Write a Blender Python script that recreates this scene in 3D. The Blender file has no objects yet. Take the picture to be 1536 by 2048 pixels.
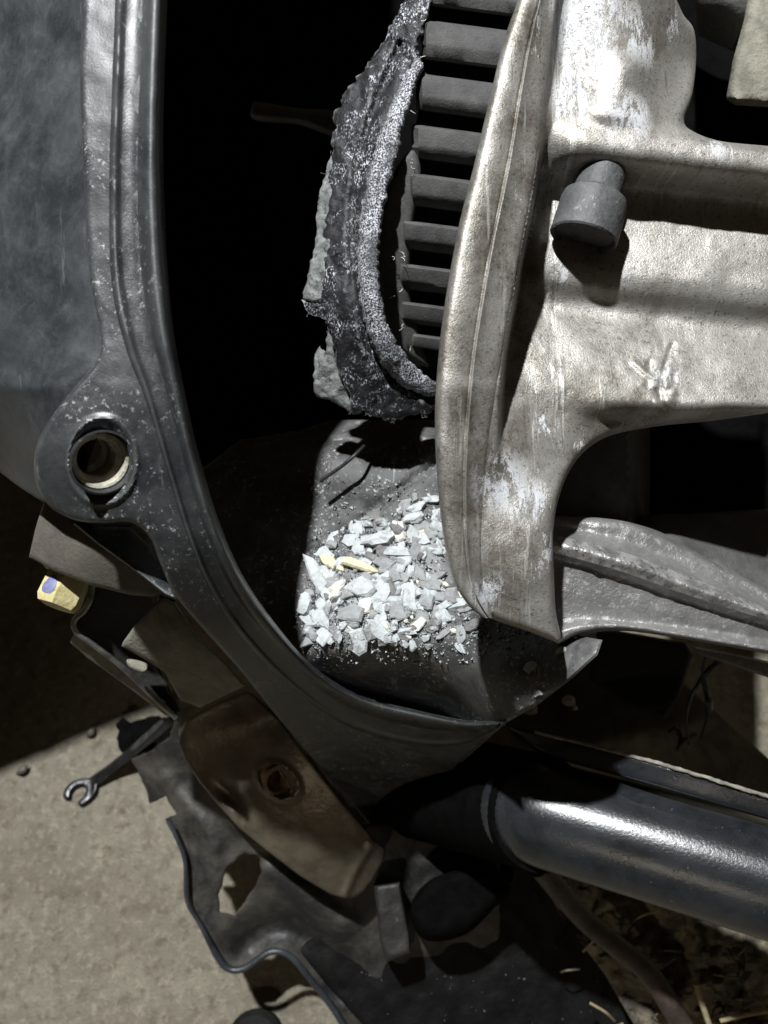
import bpy, bmesh, math, random
import numpy as np
from mathutils import Vector, Matrix
from mathutils.geometry import delaunay_2d_cdt

random.seed(7)
R = math.radians
SC = bpy.context.scene
COL = SC.collection

# ------------------------------------------------------------------ camera
F = 1610.0                     # focal length in photo pixels (1536 wide)
TILT, HGT = R(60), 0.56
CAM = np.array([0.0, 0.0, HGT])
FWD = np.array([0.0, math.cos(TILT), -math.sin(TILT)])
UP = np.array([0.0, math.sin(TILT), math.cos(TILT)])
RT = np.array([1.0, 0.0, 0.0])
cd = bpy.data.cameras.new("camera")
cam = bpy.data.objects.new("camera", cd)
COL.objects.link(cam)
cam.location = CAM
cam.rotation_euler = (R(90) - TILT, 0, 0)
cd.sensor_fit = 'HORIZONTAL'
cd.sensor_width = 36
cd.lens = F / 1536 * 36
cd.clip_start, cd.clip_end = 0.005, 50
cd.dof.use_dof = True
cd.dof.focus_distance = 0.25
cd.dof.aperture_fstop = 22
SC.camera = cam

def CF(x, y, z):
    """camera-side metres (right, up, forward) to world"""
    return CAM + x * RT + y * UP + z * FWD

def P(px, py, d):
    px, py, d = np.asarray(px, float), np.asarray(py, float), np.asarray(d, float)
    a = (px - 768) / F
    b = -(py - 1024) / F
    return CAM + d[..., None] * (FWD + a[..., None] * RT + b[..., None] * UP)

# ------------------------------------------------------------------ world and lamps
w = bpy.data.worlds.new("World")
SC.world = w
w.use_nodes = True
w.node_tree.nodes["Background"].inputs[0].default_value = (1.0, 0.76, 0.52, 1)
w.node_tree.nodes["Background"].inputs[1].default_value = 0.030

def spot(name, pos, target, watts, cone, blend, radius, color):
    l = bpy.data.lights.new(name, 'SPOT')
    l.energy, l.spot_size, l.spot_blend = watts, R(cone), blend
    l.shadow_soft_size, l.color = radius, color
    o = bpy.data.objects.new(name, l)
    COL.objects.link(o)
    o.location = pos
    v = Vector(target) - Vector(pos)
    o.rotation_euler = v.to_track_quat('-Z', 'Y').to_euler()
    o["kind"] = "helper"
    return o

PT = lambda x, y, d: P(x, y, d)
spot("work_lamp", CF(-0.29, 0.85, -0.71), PT(700, 1100, .30), 178.0, 75, .3, .018, (0.97, 0.985, 1.0))
spot("warm_fill", CF(-0.25, -0.55, -0.75), PT(800, 1850, .45), 6.0, 26, .8, .03, (1.0, 0.86, 0.66))  # added fill light with no visible source, warms floor and bracket

SC.view_settings.view_transform = 'Standard'
SC.view_settings.look = 'None'
SC.view_settings.exposure = 0
SC.view_settings.gamma = 1
SC.view_settings.use_curve_mapping = False
SC.cycles.max_bounces = 6
SC.cycles.use_denoising = True

# ------------------------------------------------------------------ helpers: fields
rng = np.random.default_rng(11)
_H = rng.random((256, 256))

def vnoise(x, y):
    x, y = np.asarray(x, float), np.asarray(y, float)
    xi, yi = np.floor(x).astype(int), np.floor(y).astype(int)
    fx, fy = x - xi, y - yi
    fx, fy = fx * fx * (3 - 2 * fx), fy * fy * (3 - 2 * fy)
    h = lambda a, b: _H[a & 255, b & 255]
    return ((h(xi, yi) * (1 - fx) + h(xi + 1, yi) * fx) * (1 - fy)
            + (h(xi, yi + 1) * (1 - fx) + h(xi + 1, yi + 1) * fx) * fy) * 2 - 1

def fbm(x, y, o=4):
    s, a = 0, 1.0
    for k in range(o):
        s = s + a * vnoise(x * 2 ** k + 17.3 * k, y * 2 ** k - 9.1 * k)
        a *= .5
    return s / 1.6

def spline(pts, n=None, closed=False, step=8.0):
    """Catmull-Rom through points of any dimension, resampled at even steps."""
    p = np.array(pts, float)
    m = len(p)
    out = []
    segs = m if closed else m - 1
    for i in range(segs):
        if closed:
            a, b, c, d = p[(i - 1) % m], p[i], p[(i + 1) % m], p[(i + 2) % m]
        else:
            b, c = p[i], p[i + 1]
            a = p[i - 1] if i else 2 * b - c
            d = p[i + 2] if i + 2 < m else 2 * c - b
        t = np.linspace(0, 1, 24, endpoint=False)[:, None]
        out.append(.5 * (2 * b + (c - a) * t + (2 * a - 5 * b + 4 * c - d) * t ** 2 + (3 * b - a - 3 * c + d) * t ** 3))
    out = np.vstack(out)
    out = np.vstack([out, out[:1]]) if closed else np.vstack([out, p[-1:]])
    L = np.r_[0, np.cumsum(np.linalg.norm(np.diff(out[:, :2], axis=0), axis=1))]
    k = n or max(4, int(L[-1] / step))
    s = np.linspace(0, L[-1], k + 1)
    q = np.stack([np.interp(s, L, out[:, j]) for j in range(out.shape[1])], 1)
    return q[:-1] if closed else q

def crisp(pts, step=8.0, closed=True):
    p = np.array(pts, float)
    out = []
    m = len(p)
    for i in range(m if closed else m - 1):
        b, c = p[i], p[(i + 1) % m]
        k = max(1, int(np.linalg.norm(c[:2] - b[:2]) / step))
        out += [b + (c - b) * j / k for j in range(k)]
    if not closed:
        out.append(p[-1])
    return np.array(out)

def pdist(X, Y, poly, closed=False, signed=False):
    X, Y = np.asarray(X, float), np.asarray(Y, float)
    p = np.asarray(poly, float)[:, :2]
    q = np.vstack([p, p[:1]]) if closed else p
    best = np.full(X.shape, 1e9)
    sg = np.ones(X.shape)
    for i in range(len(q) - 1):
        b, e = q[i], q[i + 1] - q[i]
        L = e @ e + 1e-9
        t = np.clip(((X - b[0]) * e[0] + (Y - b[1]) * e[1]) / L, 0, 1)
        dd = np.hypot(X - b[0] - t * e[0], Y - b[1] - t * e[1])
        k = dd < best
        best = np.where(k, dd, best)
        if signed:
            sg = np.where(k, np.sign(e[0] * (Y - b[1]) - e[1] * (X - b[0])), sg)
    return best * sg if signed else best

def inside(X, Y, poly):
    p = np.asarray(poly, float)[:, :2]
    r = np.zeros(np.shape(X), bool)
    j = len(p) - 1
    for i in range(len(p)):
        xi, yi, xj, yj = p[i, 0], p[i, 1], p[j, 0], p[j, 1]
        if yi != yj:
            r ^= ((yi > Y) != (yj > Y)) & (X < (xj - xi) * (Y - yi) / (yj - yi) + xi)
        j = i
    return r

def ridge(X, Y, pts, wd, h, smooth=True):
    poly = spline(pts, step=20) if smooth else pts
    return h * np.exp(-(pdist(X, Y, poly) / wd) ** 2)

def sstep(x, a, b):
    t = np.clip((x - a) / (b - a), 0, 1)
    return t * t * (3 - 2 * t)

def tps(pts):
    p = np.array(pts, float)
    c, v = p[:, :2] / 500, p[:, 2]
    n = len(p)
    r2 = ((c[:, None] - c[None]) ** 2).sum(-1)
    K = np.where(r2 > 0, r2 * np.log(r2 + 1e-12), 0) + 1e-4 * np.eye(n)
    Q = np.c_[np.ones(n), c]
    A = np.block([[K, Q], [Q.T, np.zeros((3, 3))]])
    s = np.linalg.solve(A, np.r_[v, 0, 0, 0])
    def f(X, Y):
        x, y = np.asarray(X, float) / 500, np.asarray(Y, float) / 500
        o = s[n] + s[n + 1] * x + s[n + 2] * y
        for i in range(n):
            q = (x - c[i, 0]) ** 2 + (y - c[i, 1]) ** 2
            o = o + s[i] * q * np.log(q + 1e-12)
        return o
    return f

# ------------------------------------------------------------------ helpers: objects
def tag(o, label=None, cat=None, group=None, kind=None):
    if label: o["label"] = label
    if cat: o["category"] = cat
    if group: o["group"] = group
    if kind: o["kind"] = kind
    return o

def empty(name, at, label=None, cat=None, group=None):
    o = bpy.data.objects.new(name, None)
    o.empty_display_size = .01
    COL.objects.link(o)
    o.location = at
    return tag(o, label, cat, group)

def obj(name, verts, faces, mat, parent=None, sharp=45):
    verts = np.asarray(verts, float)
    if parent is None:
        org = verts.mean(0)
        org[2] = verts[:, 2].min()
    else:
        top = parent
        while top.parent: top = top.parent
        org = np.array(top.location)          # parts keep their place about the thing's base
    me = bpy.data.meshes.new(name)
    me.from_pydata((verts - org).tolist(), [], faces)
    me.validate()
    me.shade_smooth()
    if sharp:
        me.set_sharp_from_angle(angle=R(sharp))
    o = bpy.data.objects.new(name, me)
    COL.objects.link(o)
    if parent is None:
        o.location = org
    else:
        o.parent = parent
    if mat: me.materials.append(mat)
    return o

def relief(name, outline, dfn, mat, parent=None, step=9, holes=(), thick=.004, edge=None, smooth=True,
           rough=0.0, rscale=12.0, sharp=40, taper=0.0):
    """a solid sheet: an outline, its front given a real distance everywhere, its back thick metres behind"""
    def loop(pts):
        q = spline(pts, closed=True, step=step) if smooth else crisp(pts, step)
        if rough:
            n = np.roll(q, -1, 0) - np.roll(q, 1, 0)
            n = n / (np.linalg.norm(n, axis=1)[:, None] + 1e-9)
            k = rough * fbm(q[:, 0] / rscale, q[:, 1] / rscale, 3)
            q = q + np.c_[n[:, 1], -n[:, 0]] * k[:, None]
        return q
    out = loop(outline)
    hl = [loop(h) for h in holes]
    lo, hi = out.min(0), out.max(0)
    gx, gy = np.meshgrid(np.arange(lo[0], hi[0], step), np.arange(lo[1], hi[1], step * .87))
    gx = gx + (np.arange(gx.shape[0]) % 2)[:, None] * step * .5
    gx, gy = gx.ravel(), gy.ravel()
    gx = gx + rng.uniform(-.12, .12, gx.shape) * step
    loops = [out] + hl
    ringpts, off = [], (edge[0] * .30 if edge and edge[0] > step * 1.2 else step * .55)
    off = min(off, step * .8)
    for l in loops:
        n_ = np.roll(l, -1, 0) - np.roll(l, 1, 0)
        n_ = n_ / (np.linalg.norm(n_, axis=1)[:, None] + 1e-9)
        n_ = np.c_[-n_[:, 1], n_[:, 0]]
        for sg in (1, -1):
            for kk in (1, 2, 3):
                r_ = l + n_ * sg * kk * off
                m_ = inside(r_[:, 0], r_[:, 1], out)
                dd_ = pdist(r_[:, 0], r_[:, 1], out, True)
                for h in hl:
                    m_ &= ~inside(r_[:, 0], r_[:, 1], h)
                    dd_ = np.minimum(dd_, pdist(r_[:, 0], r_[:, 1], h, True))
                ringpts.append(r_[m_ & (dd_ > kk * off * .93)])
    lim = 3 * off + step * .5
    ok = inside(gx, gy, out) & (pdist(gx, gy, out, True) > lim)
    for h in hl:
        ok &= ~inside(gx, gy, h) & (pdist(gx, gy, h, True) > lim)
    pts = np.vstack(loops + ringpts + [np.c_[gx[ok], gy[ok]]])
    edges, s = [], 0
    for l in loops:
        n = len(l)
        edges += [(s + i, s + (i + 1) % n) for i in range(n)]
        s += n
    r = delaunay_2d_cdt([Vector((a, b)) for a, b in pts], edges, [], 0, 1e-4)
    v2 = np.array([(v.x, v.y) for v in r[0]])
    tr = np.array([f for f in r[2] if len(f) == 3])
    c = v2[tr].mean(1)
    keep = inside(c[:, 0], c[:, 1], out)
    for h in hl:
        keep &= ~inside(c[:, 0], c[:, 1], h)
    tr = tr[keep]
    a, b, cc = v2[tr[:, 0]], v2[tr[:, 1]], v2[tr[:, 2]]
    area = (b[:, 0] - a[:, 0]) * (cc[:, 1] - a[:, 1]) - (b[:, 1] - a[:, 1]) * (cc[:, 0] - a[:, 0])
    tr[area > 0] = tr[area > 0][:, ::-1]          # y runs down: faces look at the viewer
    X, Y = v2[:, 0], v2[:, 1]
    d = dfn(X, Y)
    if edge:
        bd = pdist(X, Y, out, True)
        for h in hl:
            bd = np.minimum(bd, pdist(X, Y, h, True))
        t = np.clip(1 - bd / edge[0], 0, 1)
        d = d + edge[1] * (1 - np.sqrt(np.clip(1 - t * t, 0, 1)))
    front = P(X, Y, d)
    ctr = v2.mean(0)
    bx, by = X + (ctr[0] - X) * taper, Y + (ctr[1] - Y) * taper
    back = P(bx, by, d + thick)
    n = len(v2)
    cnt = {}
    for f in tr.tolist():
        for i in range(3):
            e = (f[i], f[(i + 1) % 3])
            k = (min(e), max(e))
            cnt.setdefault(k, []).append(e)
    faces = tr.tolist() + [[f[2] + n, f[1] + n, f[0] + n] for f in tr.tolist()]
    for k, es in cnt.items():
        if len(es) == 1:
            i, j = es[0]
            faces.append([j, i, i + n, j + n])
    return obj(name, np.vstack([front, back]), faces, mat, parent, sharp)

def loft(name, curves, mat, parent=None, sub=3, n=None, noise=0.0, nscale=20.0, sharp=40, linear=False):
    """skin over curves of (px, py, distance), all running the same way"""
    n = n or 120
    C = np.array([spline(c, n=n) if len(c) != n + 1 else np.asarray(c, float) for c in curves])
    m = len(C)
    rows = []
    for i in range(m - 1):
        b, c = C[i], C[i + 1]
        a = C[i - 1] if i else 2 * b - c
        d = C[i + 2] if i + 2 < m else 2 * c - b
        for k in range(sub):
            t = k / sub
            rows.append(b + (c - b) * t if linear else .5 * (2 * b + (c - a) * t + (2 * a - 5 * b + 4 * c - d) * t ** 2 + (3 * b - a - 3 * c + d) * t ** 3))
    rows.append(C[-1])
    G = np.array(rows)
    X, Y, D = G[..., 0], G[..., 1], G[..., 2]
    if noise:
        D = D + noise * fbm(X / nscale, Y / nscale, 4)
    W = P(X, Y, D)
    h, w_ = X.shape
    V = W.reshape(-1, 3)
    fs = []
    for i in range(h - 1):
        for j in range(w_ - 1):
            fs.append([i * w_ + j, (i + 1) * w_ + j, (i + 1) * w_ + j + 1, i * w_ + j + 1])
    o = obj(name, V, fs, mat, parent, sharp)
    e = W[1, 1] - W[0, 0]
    me = o.data
    nrm = np.array([p.normal for p in me.polygons]).mean(0)
    if nrm @ FWD > 0:
        me.flip_normals()
    return o

def ribbon(name, Lc, Rc, prof, dfn, mat, parent=None, n=160, sharp=40):
    """band between two edge curves; prof: (share across, metres behind the field dfn)"""
    L, Rr = spline(Lc, n=n), spline(Rc, n=n)
    curves = []
    for u, h in prof:
        q = L + (Rr - L) * u
        hh = h(q[:, 0], q[:, 1]) if callable(h) else h
        curves.append(np.c_[q, dfn(q[:, 0], q[:, 1]) + hh])
    return loft(name, curves, mat, parent, sub=1, n=n, sharp=sharp, linear=True)

def tube(name, path, rad, mat, parent=None, seg=10, step=8.0, jag=0.0, flat=1.0, smooth=True):
    """round bar along a path of (px, py, distance); rad in metres or list per control point"""
    p = np.array(path, float)
    r = np.full(len(p), rad) if np.isscalar(rad) else np.array(rad, float)
    q = np.c_[p, r]
    q = spline(q, step=step) if smooth and len(q) > 2 else crisp(q, step, closed=False)
    W = P(q[:, 0], q[:, 1], q[:, 2])
    T = np.gradient(W, axis=0)
    T /= np.linalg.norm(T, axis=1)[:, None] + 1e-12
    N = -FWD - (T @ -FWD)[:, None] * T
    N /= np.linalg.norm(N, axis=1)[:, None] + 1e-12
    B = np.cross(T, N)
    n = len(W)
    a = np.linspace(0, 2 * math.pi, seg, endpoint=False)
    rr = q[:, 3][:, None] * np.ones(seg)
    if jag:
        rr = rr * (1 + jag * rng.uniform(-1, 1, rr.shape))
    V = W[:, None] + rr[..., None] * (np.cos(a)[None, :, None] * N[:, None] * flat + np.sin(a)[None, :, None] * B[:, None])
    V = V.reshape(-1, 3)
    faces = []
    for i in range(n - 1):
        for j in range(seg):
            k = (j + 1) % seg
            faces.append([i * seg + j, i * seg + k, (i + 1) * seg + k, (i + 1) * seg + j])
    faces.append(list(range(seg))[::-1])
    faces.append([(n - 1) * seg + j for j in range(seg)])
    return obj(name, V, faces, mat, parent, 50)

def lathe(name, base, axis, prof, mat, parent=None, seg=40, sharp=35, caps=True):
    """prof: list of (along axis, radius) in metres"""
    axis = np.array(axis, float); axis /= np.linalg.norm(axis)
    h = np.array([0, 0, 1.0]) if abs(axis[2]) < .9 else np.array([1.0, 0, 0])
    u = np.cross(axis, h); u /= np.linalg.norm(u)
    v = np.cross(axis, u)
    a = np.linspace(0, 2 * math.pi, seg, endpoint=False)
    V = []
    for t, r in prof:
        V.append(np.asarray(base) + t * axis + r * (np.cos(a)[:, None] * u + np.sin(a)[:, None] * v))
    V = np.vstack(V)
    faces = []
    for i in range(len(prof) - 1):
        for j in range(seg):
            k = (j + 1) % seg
            faces.append([i * seg + j, i * seg + k, (i + 1) * seg + k, (i + 1) * seg + j])
    if caps:
        faces.append(list(range(seg))[::-1])
        faces.append([(len(prof) - 1) * seg + j for j in range(seg)])
    return obj(name, V, faces, mat, parent, sharp)

# ------------------------------------------------------------------ helpers: materials
class M:
    def __init__(s, name):
        s.m = bpy.data.materials.new(name)
        s.m.use_nodes = True
        s.n, s.l = s.m.node_tree.nodes, s.m.node_tree.links
        s.b = s.n["Principled BSDF"]
        tc = s.n.new("ShaderNodeTexCoord")
        s.co = tc.outputs["Object"]
    def link(s, a, b):
        s.l.new(a, b)
    def scaled(s, v):
        mp = s.n.new("ShaderNodeMapping")
        s.link(s.co, mp.inputs[0])
        mp.inputs["Scale"].default_value = v
        return mp.outputs[0]
    def noise(s, scale, detail=4, rough=.6, dist=0, vec=None):
        t = s.n.new("ShaderNodeTexNoise")
        t.inputs["Scale"].default_value, t.inputs["Detail"].default_value = scale, detail
        t.inputs["Roughness"].default_value, t.inputs["Distortion"].default_value = rough, dist
        s.link(vec or s.co, t.inputs["Vector"])
        return t.outputs[0]
    def voro(s, scale, vec=None, feature='F1'):
        t = s.n.new("ShaderNodeTexVoronoi")
        t.feature = feature
        t.inputs["Scale"].default_value = scale
        s.link(vec or s.co, t.inputs["Vector"])
        return t.outputs[0]
    def ramp(s, fac, a, b, lo=0., hi=1.):
        t = s.n.new("ShaderNodeMapRange")
        t.clamp = True
        s.link(fac, t.inputs[0])
        for i, v in enumerate((a, b, lo, hi)): t.inputs[i + 1].default_value = v
        return t.outputs[0]
    def math(s, op, a, b):
        t = s.n.new("ShaderNodeMath"); t.operation = op; t.use_clamp = op != 'SUBTRACT'
        for i, v in enumerate((a, b)):
            if isinstance(v, (int, float)): t.inputs[i].default_value = v
            else: s.link(v, t.inputs[i])
        return t.outputs[0]
    def mix(s, fac, a, b):
        t = s.n.new("ShaderNodeMix"); t.data_type = 'RGBA'
        for i, v in ((0, fac), (6, a), (7, b)):
            if isinstance(v, tuple): t.inputs[i].default_value = (*v, 1)
            elif isinstance(v, (int, float)): t.inputs[i].default_value = v
            else: s.link(v, t.inputs[i])
        return t.outputs[2]
    def blob(s, pt, r0, r1):
        t = s.n.new("ShaderNodeVectorMath"); t.operation = 'DISTANCE'
        s.link(s.co, t.inputs[0]); t.inputs[1].default_value = pt
        return s.ramp(t.outputs["Value"], r0, r1, 1, 0)
    def edge(s, a=.52, b=.6):
        g = s.n.new("ShaderNodeNewGeometry")
        return s.ramp(g.outputs["Pointiness"], a, b)
    def bump(s, h, dist, strength=1.0):
        t = s.n.new("ShaderNodeBump")
        t.inputs["Strength"].default_value, t.inputs["Distance"].default_value = strength, dist
        s.link(h, t.inputs["Height"])
        last = s.b.inputs["Normal"]
        if last.is_linked:
            s.link(last.links[0].from_socket, t.inputs["Normal"])
        s.link(t.outputs[0], last)
    def set(s, color=None, rough=None, metal=None, spec=None):
        for k, v in (("Base Color", color), ("Roughness", rough), ("Metallic", metal), ("Specular IOR Level", spec)):
            if v is None: continue
            if isinstance(v, tuple): s.b.inputs[k].default_value = (*v, 1)
            elif isinstance(v, (int, float)): s.b.inputs[k].default_value = v
            else: s.link(v, s.b.inputs[k])
        return s.m

def plastic(name, base=(.018, .020, .022), dust=(.115, .12, .115), amount=.42, rough=.31, fine=620, specks=.8, powder=None):
    m = M(name)
    big = m.ramp(m.noise(34, 6, .7, .8), .40, .72)
    mid = m.ramp(m.noise(190, 6, .75, .5), .44, .74)
    spk = m.ramp(m.noise(fine, 4, .75), .575, .65)
    f = m.math('MULTIPLY', m.math('ADD', big, m.math('MULTIPLY', mid, .6)), amount)
    sp = m.math('MULTIPLY', m.math('MULTIPLY', spk, m.ramp(m.noise(48, 4, .7), .44, .60)), specks)
    scr = m.math('MULTIPLY', m.ramp(m.noise(300, 4, .8, .2, m.scaled((1, .08, .12))), .63, .68), .5)
    f = m.math('ADD', f, m.math('MULTIPLY', m.edge(.515, .57), .45))
    c = m.mix(m.math('MULTIPLY', f, .6), base, dust)
    c = m.mix(sp, c, tuple(min(1, x * 3.4) for x in dust))
    c = m.mix(m.math('MULTIPLY', scr, amount), c, tuple(min(1, x * 1.8) for x in dust))
    if powder:
        pw = m.math('MULTIPLY', m.blob(powder[0], powder[1] * .45, powder[1]), m.ramp(m.noise(220, 6, .8, .4), .36, .60))
        c = m.mix(m.math('MULTIPLY', pw, .85), c, (.27, .285, .285))
    m.bump(m.noise(1500, 3, .7), .00006)
    m.bump(m.noise(300, 5, .65), .00004)
    return m.set(c, m.ramp(f, 0, 1, rough, .75))

HSO = P(1110, 1290, .23)          # base of the aluminium housing
def make_aluminium():
    m = M("cast_aluminium")
    at = lambda x, y, d: tuple(P(x, y, d) - HSO)
    def blobs(lst):
        o = None
        for x, y, d, r in lst:
            q = m.blob(at(x, y, d), r * .35, r)
            o = q if o is None else m.math('MAXIMUM', o, q)
        return o
    st = m.scaled((1, .35, .35))
    base = m.mix(m.ramp(m.noise(45, 6, .7), .35, .7), (.25, .24, .215), (.40, .388, .358))
    brown = m.math('MULTIPLY', m.ramp(m.noise(70, 6, .75, .8), .34, .58), m.math('MAXIMUM', blobs([(1030, 1110, .217, .014), (1000, 1200, .22, .010), (960, 1050, .216, .010), (960, 500, .21, .016), (930, 850, .21, .020), (1010, 200, .211, .018), (1040, 60, .212, .014), (960, 400, .209, .014), (900, 700, .208, .016), (920, 1050, .213, .016), (1060, 350, .213, .010), (1160, 260, .22, .010)]), m.ramp(m.noise(20, 4, .6, 1.0), .50, .66)))
    c = m.mix(m.math('MULTIPLY', brown, .9), base, (.11, .092, .070))
    fine = m.ramp(m.noise(650, 5, .85), .44, .64)
    c = m.mix(m.math('MULTIPLY', fine, .32), c, (.47, .455, .42))
    n1 = m.noise(95, 7, .82, .4, st)
    zone = blobs([(1180, 40, .221, .016), (1140, 190, .221, .009), (1290, 60, .221, .012), (1000, 960, .218, .011), (1060, 1010, .22, .009), (1090, 1090, .219, .008), (1080, 1160, .219, .006), (975, 1180, .22, .007), (1330, 750, .228, .005), (1260, 230, .219, .008), (1420, 310, .222, .006)])
    ox = m.math('MULTIPLY', m.ramp(n1, .49, .53), zone)
    ox = m.math('MAXIMUM', ox, m.math('MULTIPLY', m.ramp(n1, .60, .63), m.ramp(m.noise(24, 2), .5, .58)))
    c = m.mix(m.math('MULTIPLY', ox, .8), c, (.50, .515, .54))
    scr = m.ramp(m.noise(260, 5, .8, .2, m.scaled((1, .05, .05))), .585, .65)
    c = m.mix(m.math('MULTIPLY', scr, .7), c, (.58, .57, .53))
    scd = m.ramp(m.noise(200, 5, .8, .2, m.scaled((1, .06, .06))), .60, .66)
    c = m.mix(m.math('MULTIPLY', scd, .5), c, (.08, .068, .05))
    pit = m.ramp(m.noise(1000, 3, .6), .58, .66)
    c = m.mix(m.math('MULTIPLY', pit, .6), c, (.06, .052, .042))
    c = m.mix(m.math('MULTIPLY', m.edge(.53, .6), .4), c, (.60, .58, .54))
    m.bump(m.noise(1900, 3, .7), .00016)
    m.bump(ox, .00015)
    return m.set(c, m.math('ADD', m.ramp(ox, 0, 1, .38, .70), m.ramp(m.noise(240, 5, .8), .35, .7, 0, .14)), m.ramp(ox, 0, 1, .58, .10))

def simple(name, a, b, scale, rough=.6, metal=0., bump=.0003, bscale=600, lo=.35, hi=.7, spots=None, spec=None):
    m = M(name)
    c = m.mix(m.ramp(m.noise(scale, 6, .7, .3), lo, hi), a, b)
    if spots:
        sc, th, colr, k = spots
        c = m.mix(m.math('MULTIPLY', m.ramp(m.noise(sc, 3, .7), th, th + .06), k), c, colr)
    m.bump(m.noise(bscale, 4, .65), bump)
    return m.set(c, rough, metal, spec)

MAT = {}
MAT['plastic'] = plastic("black_plastic")
MAT['shell'] = plastic("black_shell_plastic", base=(.018, .020, .022), dust=(.09, .097, .098), amount=.55, specks=.05, rough=.33)
MAT['plastic_lip'] = plastic("black_rim_plastic", base=(.016, .018, .020), dust=(.11, .115, .11), amount=.4, specks=.35, rough=.27)
MAT['plastic_clean'] = plastic("black_plastic_inner", dust=(.10, .10, .095), amount=.35, specks=.25)
MAT['bowl'] = plastic("dusty_black_plastic", base=(.022, .022, .022), dust=(.16, .16, .155), amount=.95, specks=.9, rough=.6, powder=(tuple(P(775, 1185, .294) - P(500, 1300, .30)), .030))
MAT['alu'] = make_aluminium()
MAT['arm'] = simple("rough_cast_arm", (.20, .198, .19), (.36, .355, .345), 70, .36, .55, .00035, 1000, spots=(420, .58, (.55, .54, .52), .6))
MAT['dark_cast'] = simple("dark_casting", (.05, .05, .048), (.105, .103, .095), 70, .6, .1, .0004, 500)
MAT['knob'] = simple("grey_rubber", (.040, .041, .043), (.095, .095, .093), 170, .6, 0, .00030, 700, spots=(330, .62, (.22, .22, .215), .7))
MAT['rubber'] = simple("belt_rubber", (.035, .035, .034), (.075, .075, .07), 160, .75, 0, .0002, 1500, spots=(900, .70, (.3, .3, .28), .5))
def make_frayed():
    m = M("frayed_rubber")
    st = m.scaled((1.0, .55, .55))
    c = m.mix(m.ramp(m.noise(150, 5, .7), .4, .7), (.005, .005, .006), (.022, .022, .025))
    spk = m.math('MULTIPLY', m.ramp(m.noise(2000, 2, .6, 0, st), .52, .60), m.ramp(m.noise(95, 5, .75, .8), .48, .64))
    c = m.mix(spk, c, (.55, .57, .62))
    c = m.mix(m.math('MULTIPLY', m.edge(.53, .62), .6), c, (.5, .5, .5))
    m.bump(m.noise(1300, 3, .7), .0003)
    m.bump(m.noise(300, 4, .7), .0005)
    return m.set(c, .55, None, .35)
MAT['frayed'] = make_frayed()
def make_fray_dense():
    m = M("frayed_cord_face")
    c = m.mix(m.ramp(m.noise(150, 5, .7), .4, .7), (.02, .02, .022), (.05, .05, .055))
    spk = m.math('MULTIPLY', m.ramp(m.noise(1700, 2, .6), .47, .57), m.ramp(m.noise(90, 4, .7, .6), .30, .55))
    c = m.mix(spk, c, (.50, .51, .55))
    m.bump(m.noise(1500, 3, .7), .0005)
    return m.set(c, .65)
MAT['cord'] = make_fray_dense()
MAT['torn'] = simple("torn_grey_rubber", (.08, .084, .082), (.24, .25, .245), 260, .8, 0, .0008, 450, spots=(420, .58, (.03, .03, .03), .8))
for k, (a, b) in dict(chip_white=((.30, .322, .322), (.50, .53, .53)), chip_grey=((.17, .175, .175), (.32, .325, .325)),
                      chip_dark=((.08, .08, .08), (.22, .21, .20)), chip_yellow=((.48, .41, .25), (.66, .60, .44)),
                      chip_cream=((.55, .52, .44), (.72, .70, .62))).items():
    MAT[k] = simple(k, a, b, 220, .8, 0, .0007, 500, spots=(600, .62, (.10, .11, .11), .7))
MAT['crumb'] = simple("pale_crumbs", (.28, .295, .295), (.52, .55, .55), 900, .85)
MAT['bracket'] = simple("brown_painted_steel", (.065, .054, .040), (.15, .126, .092), 45, .36, .35, .0003, 500, spots=(160, .66, (.16, .13, .085), .6))
MAT['tube'] = simple("black_gloss_paint", (.007, .008, .009), (.022, .024, .027), 60, .25, .0, .00010, 900, spots=(620, .68, (.16, .16, .16), .7))
MAT['dirt_edge'] = simple("dusty_edge", (.10, .095, .08), (.26, .245, .20), 200, .8, 0, .0004, 700)
MAT['skid'] = simple("dirty_skid_plastic", (.012, .012, .012), (.075, .07, .058), 45, .55, 0, .0004, 400, lo=.42, hi=.72)
MAT['skid_shade'] = simple("shade_toned_plastic", (.003, .003, .0033), (.009, .009, .009), 50, .6, 0, .0006, 300, spots=(330, .70, (.35, .35, .36), .8), spec=.12)  # skid plastic darkened so that its colour carries the shade
MAT['lip'] = simple("blue_black_plastic", (.012, .015, .019), (.04, .047, .055), 60, .42, 0, .0002, 700)
MAT['mud'] = simple("dried_mud", (.05, .043, .031), (.28, .24, .165), 60, .9, 0, .0014, 260, lo=.40, hi=.75)
MAT['mudplate'] = simple("muddy_plate", (.05, .047, .040), (.17, .156, .124), 45, .8, 0, .0006, 300)
MAT['straw'] = simple("dry_straw", (.16, .13, .07), (.32, .27, .16), 300, .8)
MAT['pipe'] = simple("rusty_pipe", (.022, .016, .013), (.07, .05, .04), 120, .5, .1, .0004, 500)
MAT['plate'] = simple("grey_brown_plate", (.075, .067, .055), (.13, .118, .098), 60, .6, .1, .0003, 600, spots=(500, .70, (.3, .28, .22), .5))
MAT['olive'] = simple("dusty_olive_casting", (.11, .105, .08), (.25, .235, .185), 90, .85, 0, .0006, 700)
MAT['strap'] = simple("black_strap", (.008, .008, .008), (.03, .028, .025), 90, .55, 0, .0004, 400, spots=(200, .68, (.14, .12, .09), .7))
MAT['steel'] = simple("worn_steel", (.16, .16, .16), (.42, .42, .42), 160, .32, .9, .0003, 500)
MAT['worn'] = simple("worn_bare_metal", (.30, .298, .29), (.62, .615, .60), 240, .34, .7, .0004, 900, lo=.40, hi=.58, spots=(520, .58, (.10, .098, .092), .7))
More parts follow.
